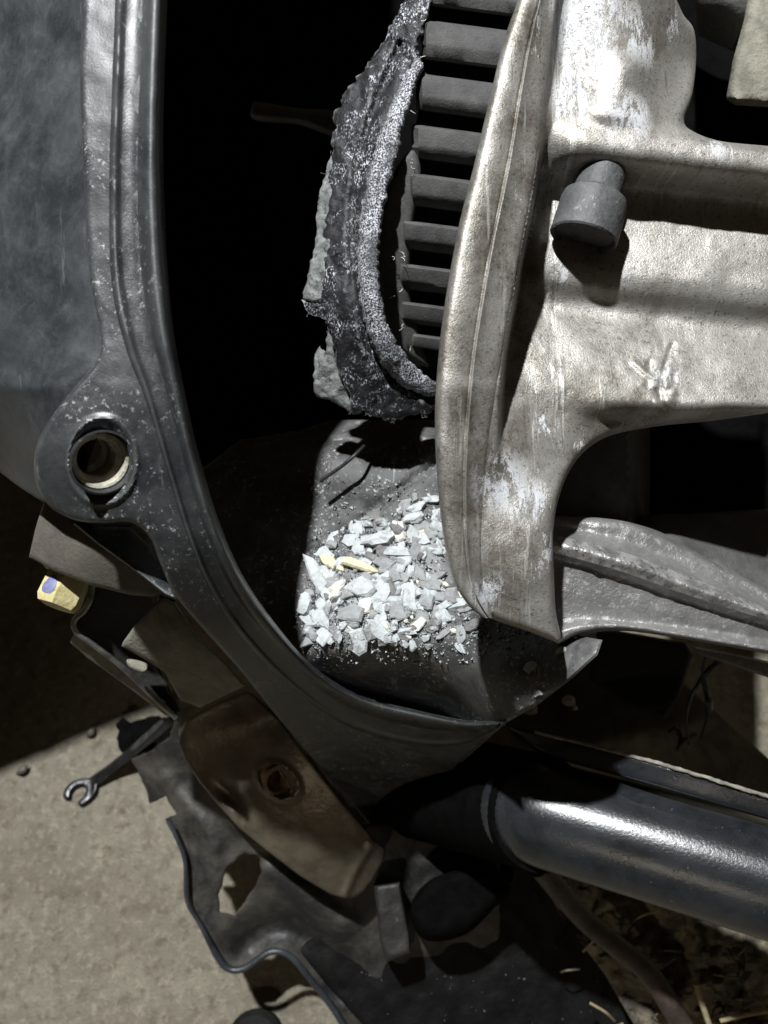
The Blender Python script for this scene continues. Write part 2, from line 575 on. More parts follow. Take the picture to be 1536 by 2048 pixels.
MAT['wrench'] = simple("dark_chrome", (.03, .03, .032), (.09, .09, .095), 120, .28, .8, .0002, 500)
MAT['zinc'] = simple("yellow_zinc", (.42, .36, .15), (.66, .60, .36), 160, .55, .2, .0004, 500, spots=(120, .60, (.30, .26, .17), .7))
MAT['blue'] = simple("blue_paint_mark", (.10, .11, .22), (.20, .21, .36), 300, .6)
MAT['brass'] = simple("dusty_bushing", (.30, .28, .21), (.56, .54, .45), 160, .5, .35, .0005, 500, spots=(300, .62, (.12, .11, .10), .8))
MAT['copper'] = simple("copper_thread", (.30, .20, .13), (.55, .42, .32), 200, .3, .9)
MAT['black'] = simple("flat_black", (.006, .006, .006), (.016, .015, .014), 60, .8, 0, .0003, 400, spec=.15)
MAT['shade_black'] = simple("painted_shade", (.0015, .0015, .0015), (.004, .004, .004), 100, .9, spec=.03)  # near-black colour that paints in deep shade
MAT['wire'] = simple("black_wire", (.008, .008, .008), (.02, .02, .02), 200, .5)
def make_concrete():
    m = M("concrete_floor")
    c = m.mix(m.ramp(m.noise(22, 6, .7, .3), .35, .68), (.27, .242, .182), (.42, .382, .295))
    c = m.mix(m.ramp(m.noise(150, 6, .8), .50, .68), c, (.56, .50, .38))
    c = m.mix(m.math('MULTIPLY', m.ramp(m.noise(120, 4, .65), .52, .66), .6), c, (.15, .125, .08))
    c = m.mix(m.math('MULTIPLY', m.ramp(m.noise(7, 4, .6), .50, .72), .55), c, (.22, .185, .135))
    m.bump(m.noise(300, 6, .8), .0032)
    m.bump(m.noise(600, 3, .7), .0005)
    return m.set(c, .9)
MAT['concrete'] = make_concrete()

# ================================================================== SETTING
def floor_d(px, py, h=0.0):
    b = -(np.asarray(py, float) - 1024) / F
    return (HGT - h) / (math.sin(TILT) - b * math.cos(TILT))
fl = obj("floor", [(-4, -3, 0), (4, -3, 0), (4, 5, 0), (-4, 5, 0)], [[0, 1, 2, 3]], MAT['concrete'])
tag(fl, "tan worn concrete floor", None, None, "structure")

# ================================================================== BLACK CLUTCH COVER
def root(name, px, py, d, label, cat, group=None):
    return empty(name, Vector(P(px, py, d)), label, cat, group)

cover = root("clutch_cover", 500, 1300, .30, "dusty black plastic clutch cover with bolt boss and curved rim on the left", "clutch cover")
seam = [(165, -200), (166, 0), (160, 150), (166, 320), (178, 540), (196, 650), (200, 700), (160, 770)]
sd = tps([(-900, -2000, .27), (0, -2000, .24), (200, -1000, .214), (215, -2000, .22), (-900, -200, .265), (-900, 700, .265), (-1500, 300, .27), (-1450, 1100, .27), (-300, -200, .262), (-300, 400, .258), (-300, 850, .265), (0, -200, .232), (0, 400, .228), (0, 760, .230), (0, 950, .268),
          (170, -200, .214), (170, 300, .212), (170, 700, .214), (90, 900, .226), (60, 600, .222)])
relief("shell", [(-1500, -2000), (215, -2000), (190, -900), (185, 0), (182, 300), (198, 560), (225, 700), (200, 860), (150, 1000), (85, 1004), (40, 975), (-20, 930), (-120, 860), (-391, 420), (-823, 702), (-1500, 1150)],  # unseen upper and left extent shaped to shade the floor and cavity
       lambda X, Y: sd(X, Y) + .0012 * fbm(X / 90, Y / 90, 3) + ridge(X, Y, [(0, 768), (60, 772), (120, 768), (170, 735)], 22, -.002), MAT['shell'], cover, step=13, thick=.006, smooth=False)

fd = tps([(190, -1000, .206), (350, -1000, .205), (215, -2000, .212), (400, -2000, .21), (165, -200, .2065), (165, 300, .206), (190, 650, .207), (330, -200, .206), (330, 400, .204), (350, 700, .206), (150, 920, .208), (300, 950, .212),
          (420, 950, .213), (330, 1150, .224), (480, 1150, .230), (430, 1290, .250), (600, 1330, .274), (560, 1440, .312), (720, 1420, .312), (700, 1600, .405), (830, 1480, .326), (770, 1690, .440), (930, 1440, .291), (1005, 1445, .258), (898, 1545, .362), (838, 1640, .425), (760, 1500, .352)])
rim_in = [(420, -2000), (370, -1000), (345, -300), (334, 0), (326, 250), (330, 450), (345, 650), (372, 800), (400, 920), (440, 1050), (490, 1160), (560, 1260), (630, 1335), (720, 1390), (840, 1422), (930, 1440), (1004, 1443)]  # run above the view added to keep the cavity shaded
flange_left = [(215, -2000), (180, -1000), (166, -250), (166, 0), (160, 150), (166, 320), (178, 540), (198, 655), (196, 715), (145, 780), (95, 845), (70, 905), (72, 965), (98, 1012),
               (150, 1040), (205, 1046), (262, 1046), (300, 1078), (322, 1130), (350, 1190), (410, 1262), (480, 1340), (560, 1440), (650, 1545), (730, 1640), (770, 1690)]
ridge_a = [(300, -2000), (270, -900), (252, -200), (238, 100), (230, 350), (232, 560), (262, 700), (300, 800), (345, 950), (385, 1080), (430, 1180), (500, 1280), (590, 1370), (720, 1470)]
ridge_b = [(380, -2000), (335, -900), (308, -200), (304, 0), (293, 200), (295, 420), (312, 620), (338, 760), (366, 890), (412, 1020), (462, 1130), (530, 1230), (620, 1320)]
def flange_fn(X, Y):
    d = fd(X, Y)
    g = pdist(X, Y, spline([(r[0], r[1]) for r in rim_in], step=20))
    d = d + .010 * (1 - sstep(g, 0, 26)) ** 2
    # boss ring
    bx, by = (X - 205) / 62, (Y - 922) / 80
    rr = np.hypot(bx * .93 + by * .2, by * .95 - bx * .18)
    d = d + .0016 * (1 - sstep(rr, .80, 1.0)) - .0008 * np.exp(-((rr - 1.06) / .07) ** 2)
    d = d + .0003 * fbm(X / 60, Y / 60, 3)
    return d
hole = [(205 + 52 * math.cos(t) + 10 * math.sin(t), 922 + 62 * math.sin(t) - 8 * math.cos(t)) for t in np.linspace(0, 2 * math.pi, 16, endpoint=False)]
flange = relief("flange", flange_left + [(800, 1668), (838, 1630), (868, 1590), (898, 1548), (950, 1498), (1006, 1450)] + rim_in[::-1], flange_fn, MAT['plastic'], cover, step=5.5, holes=[hole], thick=.009, edge=(8, .0026))
lip_l = [(285, -2000), (250, -900), (236, -200), (226, 100), (218, 350), (222, 560), (252, 700), (290, 800), (335, 950), (376, 1080), (422, 1185), (492, 1285), (582, 1375), (690, 1450), (820, 1490), (920, 1490), (985, 1464)]
lip_r = [(421, -2000), (371, -1000), (346, -300), (335, 0), (327, 250), (331, 450), (346, 650), (373, 800), (401, 920), (441, 1050), (491, 1160), (561, 1260), (631, 1336), (721, 1392), (840, 1423), (930, 1441), (1000, 1444)]
lw = lambda X, Y: .00004 * fbm(X / 25, Y / 25, 3)
ribbon("lip", lip_l, lip_r, [(0, .0010), (.02, -.0004), (.06, -.0011), (.10, -.0015), (.14, -.0012), (.18, -.0003), (.24, .0002), (.40, .0004), (.52, .0006), (.56, .0), (.60, -.0016), (.65, -.0028), (.71, -.0034), (.77, -.0036), (.83, -.0030), (.88, -.0018), (.92, .0), (.96, .0030), (.985, .0065), (1.0, .013)],
       lambda X, Y: fd(X, Y) - .0006 + .0002 * fbm(X / 50, Y / 50, 3) + lw(X, Y), MAT['plastic_lip'], flange, n=300, sharp=60)
# bolt hole: bushing with stepped bore
hub = P(203, 923, .2090)
ax = FWD * .8 - RT * .60 + UP * .26
ax /= np.linalg.norm(ax)
lathe("counterbore", hub, ax, [(-.0016, .0086), (-.0018, .0080), (.0010, .0076), (.0012, .0066), (.012, .0090)], MAT['plastic_clean'], flange, 44, caps=False)
lathe("bushing", hub, ax, [(.0006, .0073), (.0008, .0066), (.0022, .0062), (.0030, .0063), (.0033, .0058)] + [(.0036 + .0006 * i, .0051 if i % 2 else .0056) for i in range(14)] + [(.016, .0048), (.016, .0072)], MAT['brass'], flange, 44, caps=False)

# bowl that holds the broken bits
bd_ = tps([(640, 700, .42), (640, 830, .37), (880, 800, .36), (660, 900, .322), (640, 1000, .318), (780, 960, .311), (870, 890, .311), (620, 1090, .312), (740, 1020, .311), (860, 930, .3105),
           (610, 1150, .302), (750, 1130, .300), (880, 1060, .303), (640, 1250, .289), (760, 1220, .287), (900, 1200, .289), (1000, 1260, .272),
           (640, 1300, .287), (800, 1300, .284), (1000, 1330, .258), (1130, 1330, .240), (1195, 1290, .237), (1080, 1400, .250), (700, 1400, .325), (900, 1440, .325), (1010, 1440, .268), (900, 1545, .375), (760, 1690, .46),
           (380, 700, .38), (400, 950, .35), (470, 1150, .312), (560, 1300, .298), (500, 1050, .318), (560, 1150, .3045), (420, 200, .42), (700, 300, .42), (900, 500, .40), (1000, 900, .33), (1050, 1100, .31)])
def bowl_fn(X, Y):
    d = bd_(X, Y)
    d = d + ridge(X, Y, [(600, 1100), (690, 1060), (770, 1000), (890, 915)], 9, .0018)
    bed = np.exp(-((X - 780) / 190) ** 2 - ((Y - 1150) / 110) ** 2)
    return d + .0007 * fbm(X / 18, Y / 18, 4) * bed + .0004 * fbm(X / 60, Y / 60, 3)
relief("shade_backing", [(240, -180), (1110, -180), (1110, 900), (1050, 1300), (640, 1420), (480, 1250), (330, 1000), (250, 700)], lambda X, Y: .45 + 0 * X, MAT['shade_black'], cover, step=40, thick=.004, smooth=False)  # near-black sheet put in for the shade inside the cavity
relief("bowl", [(660, 840), (1090, 840), (1090, 1150), (1150, 1270), (1205, 1280), (1195, 1310), (1140, 1360), (1075, 1410), (1012, 1446), (900, 1545), (840, 1640), (765, 1690), (640, 1540), (560, 1400), (500, 1290), (430, 1180), (400, 1060), (400, 940), (480, 880), (600, 860)],
       bowl_fn, MAT['bowl'], cover, step=9, thick=.004, smooth=False, edge=(10, .0012))
# bent lip plate on the right end of the bowl
# outside rib below the boss
relief("rib", [(140, 1043), (205, 1046), (262, 1050), (300, 1085), (322, 1130), (355, 1200), (330, 1190), (260, 1135), (195, 1088)],
       tps([(140, 1043, .222), (262, 1050, .235), (355, 1200, .232), (260, 1135, .229), (310, 1100, .240)]), MAT['plastic'], cover, step=8, thick=.004, edge=(10, .002), smooth=False)

# ================================================================== ALUMINIUM HOUSING
hs = root("aluminium_housing", 1110, 1290, .23, "stained cast aluminium housing with rounded rim on the right", "housing")
al_out = [(1062, -80), (1040, 0), (1012, 80), (985, 190), (952, 330), (922, 450), (898, 580), (882, 700), (874, 820), (876, 920), (884, 1020), (896, 1100), (915, 1168), (945, 1213), (990, 1240), (1055, 1262), (1100, 1280), (1117, 1286), (1122, 1272), (1112, 1225), (1108, 1150), (1106, 1075), (1114, 1010), (1135, 950), (1170, 902), (1225, 870), (1320, 852), (1420, 842), (1536, 826), (1556, 824), (1556, 294), (1536, 292), (1440, 282), (1385, 262), (1368, 240), (1384, 190), (1392, 120), (1388, 60), (1366, 28), (1352, -10), (1340, -80)]
inner = [(1098, -80), (1082, 40), (1052, 200), (1020, 360), (990, 490), (968, 620), (956, 740), (950, 860), (950, 960)]
ab = tps([(1150, -50, .2235), (1270, -50, .223), (1370, 0, .236), (1385, 130, .242), (1150, 150, .222), (1270, 130, .219), (1090, 250, .2215), (1150, 240, .2205), (1270, 230, .219),
          (1360, 250, .223), (1450, 300, .222), (1600, 320, .223), (1250, 280, .218), (1200, 310, .220), (1420, 340, .226), (1560, 365, .229),
          (1100, 420, .234), (1250, 410, .2355), (1420, 430, .2365), (1600, 450, .2375), (1170, 500, .2325), (1350, 505, .2325), (1560, 520, .2335), (1060, 560, .235),
          (1150, 590, .2385), (1300, 600, .240), (1450, 620, .2425), (1600, 635, .244), (1050, 660, .2325), (1150, 650, .2335), (1300, 680, .233), (1450, 700, .2325), (1600, 710, .232),
          (1080, 780, .228), (1250, 770, .2275), (1420, 780, .2275), (1600, 770, .228), (1250, 845, .236), (1450, 830, .236), (1150, 880, .229), (1010, 800, .2245), (1050, 900, .222), (1000, 1000, .218),
          (1080, 1000, .220), (1050, 1150, .217), (1090, 1250, .221), (960, 900, .215), (950, 1100, .2165), (990, 1220, .221)])
rimd = tps([(1050, -50, .2125), (990, 200, .2095), (920, 500, .207), (890, 800, .208), (1080, 0, .2135), (1020, 300, .2105), (960, 600, .2085), (945, 850, .209), (1060, 400, .212), (1000, 700, .2105), (1090, 200, .213)])
step_line = [(1135, -120), (1112, 40), (1092, 190), (1084, 290), (1076, 350), (1064, 420), (1050, 490), (1030, 600), (1012, 700), (1004, 780), (1000, 860), (1000, 1300)]
prof_q = np.array([200, 232, 258, 285, 308, 328, 350, 385, 430, 480, 525, 560, 588, 612, 640, 685, 740, 785, 820, 860, 900.])
prof_d = np.array([.2215, .2198, .2184, .2186, .2212, .2268, .2325, .2348, .2340, .2326, .2318, .2332, .2368, .2376, .2352, .2318, .2288, .2274, .2280, .2305, .234])
def ribbed(X, Y):
    q = Y - .115 * (X - 1080)
    return sum(np.interp(q + o, prof_q, prof_d) * w_ for o, w_ in ((-16, .1), (-8, .2), (0, .4), (8, .2), (16, .1))) + .00000 * X
def alu_fn(X, Y):
    d = ab(X, Y)
    wq = sstep(X, 1075, 1190) * sstep(Y - .1 * (X - 1200), 225, 265) * (1 - sstep(Y, 800, 850))
    wq = np.maximum(wq, sstep(X, 1040, 1085) * sstep(Y, 330, 380) * (1 - sstep(Y, 720, 860)))
    d = d * (1 - wq) + ribbed(X, Y) * wq
    # raised rim to the left of the step line
    sp = spline(step_line, step=12)
    s = pdist(X, Y, sp, signed=True)
    bw = 5 + 22 * (1 - sstep(Y, 210, 320))
    wgt = sstep(s / bw, -1, 1)     # left side of a line drawn downwards
    fade = 1 - sstep(Y, 760, 1000)
    d = d * (1 - wgt * fade) + (rimd(X, Y) + .0012) * wgt * fade
    # seam line down to the tip
    d = d + ridge(X, Y, [(944, 980), (946, 1080), (958, 1160), (975, 1215)], 7, .0010)
    # rolled edge low down, dents and casting waves
    d = d + .0005 * fbm(X / 70, Y / 70, 3)
    # chipped scar
    sc = np.exp(-((X - 1325) / 30) ** 2 - ((Y - 755) / 55) ** 2)
    d = d + .0016 * sc * fbm(X / 16, Y / 22, 3) + ridge(X, Y, [(1268, 725), (1300, 752), (1325, 758)], 5, -.0008) + ridge(X, Y, [(1345, 690), (1330, 730), (1318, 790), (1335, 820)], 5, .0009)
    return d
relief("casting", al_out, alu_fn, MAT['alu'], hs, step=4.6, thick=.010, edge=(16, .0042), sharp=60)
rim_l = [(1058, -80), (1036, 0), (1008, 80), (981, 190), (948, 330), (918, 450), (894, 580), (878, 700), (870, 820), (872, 920), (880, 1020), (892, 1100), (911, 1170), (940, 1214), (968, 1236)]
rim_r = [(1128, -80), (1108, 40), (1088, 190), (1078, 290), (1070, 350), (1058, 420), (1044, 490), (1024, 600), (1006, 700), (996, 780), (984, 870), (974, 960), (968, 1050), (966, 1120), (970, 1180), (980, 1215), (986, 1236)]
def rim_field(X, Y):
    fade = 1 - sstep(Y, 760, 1000)
    return rimd(X, Y) * fade + (ab(X, Y) - .0006) * (1 - fade) + .00018 * fbm(X / 40, Y / 40, 3)
late = lambda X, Y: .0009 + .0010 * sstep(Y, 700, 820)
ribbon("rim", rim_l, rim_r, [(0, .011), (0, .0052), (.012, .0034), (.035, .0018), (.07, .0008), (.11, .0002), (.17, -.0002), (.30, -.0004), (.42, -.0003), (.50, .0002), (.525, .0013), (.535, .0016), (.545, .0006), (.555, -.0010), (.575, -.0013), (.60, -.0010), (.70, -.0003), (.86, .0001), (.94, .0004), (.985, late), (1.0, .0045), (1.0, .012)],
       rim_field, MAT['alu'], hs, n=320, sharp=60)
# lower arm
arm_c = [[(1092, 1030, .275), (1290, 1052, .275), (1420, 1118, .275), (1640, 1236, .275)],
         [(1092, 1034, .254), (1200, 1036, .254), (1290, 1056, .255), (1420, 1124, .257), (1640, 1240, .259)],
         [(1092, 1042, .2485), (1200, 1048, .249), (1290, 1070, .2505), (1420, 1138, .254), (1640, 1246, .2575)],
         [(1092, 1054, .2475), (1240, 1080, .249), (1400, 1146, .252), (1640, 1250, .256)],
         [(1092, 1066, .2405), (1240, 1102, .242), (1400, 1162, .2455), (1640, 1258, .251)],
         [(1092, 1082, .2370), (1240, 1122, .2385), (1400, 1180, .242), (1640, 1264, .248)],
         [(1092, 1100, .2390), (1240, 1142, .2405), (1400, 1198, .244), (1640, 1272, .2495)],
         [(1092, 1114, .2425), (1240, 1158, .244), (1400, 1212, .2475), (1640, 1280, .2525)],
         [(1096, 1168, .2430), (1220, 1200, .2445), (1400, 1240, .248), (1640, 1292, .2530)],
         [(1110, 1236, .2440), (1200, 1236, .2455), (1400, 1258, .2485), (1640, 1302, .2530)],
         [(1112, 1256, .2415), (1180, 1244, .2425), (1300, 1252, .2445), (1640, 1308, .250)],
         [(1112, 1272, .2400), (1165, 1254, .2405), (1240, 1250, .2415), (1330, 1262, .243), (1640, 1314, .249)],
         [(1114, 1288, .2425), (1160, 1267, .243), (1230, 1258, .244), (1330, 1270, .2455), (1640, 1322, .251)],
         [(1116, 1294, .262), (1160, 1272, .262), (1230, 1262, .262), (1330, 1272, .262), (1640, 1326, .268)]]
loft("arm", arm_c, MAT['arm'], hs, sub=4, n=110, noise=.0005, nscale=24, sharp=60)
ridge_c = [[(x, y, d - .0005) for x, y, d in c] for c in arm_c[4:7]]
loft("worn_ridge", ridge_c, MAT['worn'], hs, sub=5, n=110, noise=.0005, nscale=24, sharp=60)
relief("inner_wall", [(1090, 830), (1300, 815), (1300, 1100), (1100, 1070)],
       lambda X, Y: .275 + .03 * sstep(X, 1255, 1290) + .0006 * fbm(X / 50, Y / 50, 3), MAT['dark_cast'], hs, step=14, thick=.006, smooth=False)
relief("inner_web", [(1262, 1036), (1290, 1030), (1400, 1026), (1590, 1014), (1590, 1245), (1420, 1126), (1290, 1062)],
       tps([(1262, 1036, .300), (1552, 1016, .300), (1552, 1222, .268), (1290, 1062, .276), (1420, 1120, .270), (1450, 1040, .288)]), MAT['dark_cast'], hs, step=9, thick=.006, smooth=False, edge=(14, .004))
# rubber dowel in the pocket
kb, ke = P(1206, 345, .2275), P(1166, 478, .2265)
kax = ke - kb; KL = np.linalg.norm(kax)
lathe("dowel", kb, kax, [(0, .0066), (.0066, .0067), (.0069, .0076), (.0080, .0090), (.0098, .0094), (KL - .0005, .0096), (KL, .0092), (KL - .0005, .0086), (KL - .0016, .0082)], MAT['knob'], hs, 48)

# blocks behind at the top right
gb = relief("grey_block", [(1385, -80), (1530, -80), (1512, 0), (1492, 60), (1470, 104), (1392, 70)], tps([(1385, -80, .275), (1530, -80, .27), (1470, 104, .285), (1392, 70, .29), (1440, 0, .272)]), MAT['dark_cast'], None, 10, thick=.02, smooth=False, edge=(14, .003))
tag(gb, "smooth dark grey block behind the boss at the top edge", "engine part")
cb = relief("casting_block", [(1506, -80), (1640, -80), (1640, 210), (1536, 214), (1470, 210), (1452, 198), (1466, 120), (1488, 40)], lambda X, Y: .262 + .0008 * fbm(X / 40, Y / 40, 3), MAT['olive'], None, 9, thick=.03, smooth=False, edge=(22, .006))
tag(cb, "tan cast block in the top right corner", "engine part")
bk = relief("engine_side", [(1340, -100), (1700, -100), (1700, 300), (1552, 500), (1552, 1230), (1280, 1100), (1280, 800)], lambda X, Y: .33 + 0 * X, MAT['shade_black'], None, 40, thick=.01, smooth=False)  # shade behind the housing painted into the sheet's colour
tag(bk, "engine side painted near-black for the shade behind the cast housing", "engine part")

# ================================================================== DRIVE BELT
belt = root("drive_belt", 780, 840, .288, "shredded black drive belt with frayed speckled edge and cogs", "belt")
bt = tps([(835, 0, .262), (760, 100, .268), (700, 180, .273), (660, 330, .276), (640, 450, .278), (610, 597, .282), (740, 400, .266), (770, 250, .264), (720, 600, .268), (800, 500, .264), (780, 700, .274), (690, 760, .284), (780, 835, .290), (870, 790, .287), (850, 100, .262), (850, 740, .282), (680, 500, .272), (690, 640, .274)])
band_out = [(838, -70), (815, -20), (800, 20), (778, 62), (745, 118), (718, 152), (690, 188), (672, 225), (662, 300), (655, 350), (652, 400), (645, 470), (648, 540), (640, 596), (648, 628), (658, 662), (668, 700), (676, 745), (690, 782), (706, 815), (740, 828), (762, 832), (784, 843), (812, 832), (850, 826), (885, 812), (890, 770), (860, 765), (820, 742), (780, 705), (755, 660), (742, 600), (736, 520), (744, 430), (765, 340), (790, 260), (820, 190), (842, 135), (830, 95), (852, 50), (858, 15), (870, -70)]
def band_fn(X, Y):
    d = bt(X, Y)
    d = d + ridge(X, Y, [(800, 90), (745, 230), (715, 330), (705, 450), (708, 560), (725, 650), (770, 740), (850, 790)], 9, .0025)
    return d + .0012 * fbm(X / 18, Y / 40, 4) + .0004 * fbm(X / 6, Y / 8, 2)
relief("frayed_band", band_out, band_fn, MAT['frayed'], belt, 5, thick=.006, edge=(9, .002), smooth=False, rough=9, rscale=11, sharp=80)
cord_out = [(842, 110), (846, 140), (832, 165), (826, 200), (806, 250), (802, 290), (790, 330), (776, 380), (766, 430), (758, 500), (760, 570), (770, 630), (795, 690), (830, 735), (872, 765), (880, 790), (850, 792), (800, 770), (760, 725), (732, 660), (718, 590), (714, 510), (720, 430), (735, 350), (755, 280), (785, 200), (815, 140)]
relief("cord_face", cord_out, lambda X, Y: bt(X, Y) - .0028 + .0005 * fbm(X / 9, Y / 9, 3), MAT['cord'], belt, 5, thick=.004, edge=(16, .003), smooth=False, rough=5, rscale=8, sharp=80)
relief("shoulder", [(822, 300), (842, 340), (834, 400), (824, 460), (820, 540), (822, 600), (834, 650), (848, 700), (856, 735), (800, 700), (772, 640), (758, 570), (754, 500), (762, 430), (780, 360)],
       lambda X, Y: np.maximum(bt(X, Y) - .0010, .2640 + .026 * np.clip((Y - 150) / 500, 0, 9) ** 2) + .0002 * fbm(X / 20, Y / 20, 3), MAT['rubber'], belt, 7, thick=.004, edge=(14, .002))
relief("torn_flap", [(662, 300), (672, 350), (668, 420), (660, 500), (655, 560), (650, 596), (634, 606), (604, 598), (616, 548), (628, 500), (633, 440), (638, 388), (650, 350)],
       lambda X, Y: bt(X, Y) + .0005 + .0012 * fbm(X / 14, Y / 20, 3), MAT['torn'], belt, 4, thick=.0025, rough=4, rscale=9, smooth=False, edge=(6, .001), sharp=80)
relief("torn_flap", [(604, 600), (630, 608), (655, 606), (662, 630), (652, 640), (640, 634), (622, 630), (612, 618)],
       lambda X, Y: bt(X, Y) + .001 + .001 * fbm(X / 8, Y / 8, 3), MAT['frayed'], belt, 4, thick=.003, rough=3, rscale=6, smooth=False)
relief("torn_flap", [(655, 650), (672, 690), (680, 740), (700, 790), (722, 824), (705, 828), (672, 806), (630, 792), (626, 770), (632, 700), (640, 692), (652, 708)],
       lambda X, Y: bt(X, Y) + .004 + .001 * fbm(X / 18, Y / 18, 3), MAT['torn'], belt, 4, thick=.002, rough=4, rscale=10, smooth=False, edge=(6, .001))
# cogs: the ribbed face of the belt
gaps = [-85, 22, 130, 232, 328, 422, 508, 588, 652, 700]
xl = [850, 850, 842, 834, 822, 806, 800, 796, 804, 824]
cur = lambda y: .2625 + .026 * max(0, (y - 150) / 500) ** 2
def cog_mesh(i):
    y0, y1 = gaps[i] + 18, gaps[i + 1] - 14
    if i >= 7: y0, y1 = gaps[i] + 14, gaps[i + 1] - 9
    xa = max(xl[i], xl[i + 1]) - 8
    xb = 1075
    prof = [(y0 - 3, .011), (y0, .0015), (y0 + 5, .0), ((y0 + y1) / 2 + 4, .0), ((y0 + y1) / 2 + 12, .0004), (y1 - 5, .0022), (y1, .0032), (y1 + 3, .011)]
    n = 24
    V = []
    for k in range(n):
        x = xa + (xb - xa) * k / (n - 1)
        for yy, h in prof:
            y = yy + (x - xa) * .13
            ed = .004 * max(0, 1 - k / 1.0) if k < 1 else 0
            wob = .0004 * fbm(x / 14, yy / 9, 3)
            V.append(P(x + (rng.uniform(-4, 4) if k == 0 else 0), y, cur(yy) + h + ed + wob - .0000 * k))
    m = len(prof)
    fs = []
    for k in range(n - 1):
        for j in range(m - 1):
            fs.append([k * m + j, k * m + j + 1, (k + 1) * m + j + 1, (k + 1) * m + j])
    fs.append(list(range(m))); fs.append([(n - 1) * m + j for j in range(m)][::-1])
    fs += [[k * m, (k + 1) * m, (k + 2) * m - 1, (k + 1) * m - 1] for k in range(n - 1)]
    return V, fs
for i in range(len(gaps) - 1):
    V, fs = cog_mesh(i)
    obj("cog", V, fs, MAT['rubber'], belt, 35)
relief("belt_base", [(850, -90), (1080, -90), (1080, 730), (850, 735), (815, 690), (800, 600), (798, 480), (815, 350), (840, 200), (848, 80)],
       lambda X, Y: .272 + .026 * np.clip((Y - 150) / 500, 0, 9) ** 2, MAT['black'], belt, 16, thick=.004, smooth=False)
# frayed threads at cog ends
def fibres(name, spots, n, length, rad, mat, parent):
    V, fs = [], []
    for _ in range(n):
        x, y, d = random.choice(spots)
        x += random.gauss(0, 6); y += random.gauss(0, 7)
        a = random.uniform(0, 6.28)
        c = random.uniform(-1.5, 1.5)
        pts = []
        dd = d
        for k in range(6):
            pts.append((x, y, dd))
            x += math.cos(a) * length / 5; y += math.sin(a) * length / 5
            a += c * .5; dd -= random.uniform(-.0003, .0006)
        W = P(*np.array(pts).T)
        for k in range(5):
            t = W[k + 1] - W[k]; t /= np.linalg.norm(t) + 1e-9
            u = np.cross(t, FWD); u /= np.linalg.norm(u) + 1e-9
            v = np.cross(t, u)
            b = len(V)
            for q in (W[k], W[k + 1]):
                for s in range(3):
                    an = 2.094 * s
                    V.append(q + rad * (math.cos(an) * u + math.sin(an) * v))
            fs += [[b, b + 1, b + 4, b + 3], [b + 1, b + 2, b + 5, b + 4], [b + 2, b, b + 3, b + 5]]
    o = obj(name, V, fs, mat, parent, 0)
    o["kind"] = "stuff"
    return o
ends = [(xl[i] - 2, gaps[i], cur(gaps[i]) - .001) for i in range(1, 10)]
fibres("loose_threads", ends, 20, 11, .00012, MAT['chip_cream'], belt)
edges_ = [(690, 190, .270), (655, 350, .272), (640, 596, .277), (625, 620, .278), (660, 660, .275), (700, 815, .282), (740, 828, .284), (784, 843, .285), (850, 826, .284), (800, 20, .262), (745, 118, .266)]
fibres("edge_threads", edges_, 40, 9, .00008, MAT['torn'], belt)

# clutch in the dark behind the belt
cl = root("drive_clutch", 640, 700, .37, "black drive clutch hidden in the dark behind the belt", "clutch")
relief("clutch_finger", [(505, 208), (520, 204), (600, 216), (680, 225), (680, 275), (600, 250), (510, 240)], lambda X, Y: .335 + 0 * X, MAT['dark_cast'], cl, 5, thick=.012, edge=(16, .006))
relief("sheave", [(560, 140), (640, 60), (900, -60), (1000, 300), (960, 640), (820, 740), (700, 720), (600, 640), (540, 500), (520, 330)], lambda X, Y: .41 + .02 * ((X - 760) / 250) ** 2, MAT['shade_black'], cl, 24, thick=.02)  # near-black colour paints in the shade of the cavity
tw = tube("wire", [(640, 962, .306), (680, 935, .303), (712, 908, .302), (740, 880, .31)], .0007, MAT['wire'], None, 8)
tag(tw, "thin black wire crossing the grey bowl wall below the belt", "wire")

# ================================================================== BROKEN BITS IN THE BOWL
def bed_frame(px, py):
    e = 6
    a = P(px, py, float(bowl_fn(np.array([px]), np.array([py]))[0]))
    bx = P(px + e, py, float(bd_(px + e, py))) - P(px - e, py, float(bd_(px - e, py)))
    by = P(px, py + e, float(bd_(px, py + e))) - P(px, py - e, float(bd_(px, py - e)))
    n = np.cross(by, bx); n /= np.linalg.norm(n)
    if n @ FWD > 0: n = -n
    u = bx / np.linalg.norm(bx)
    return a, u, np.cross(n, u), n

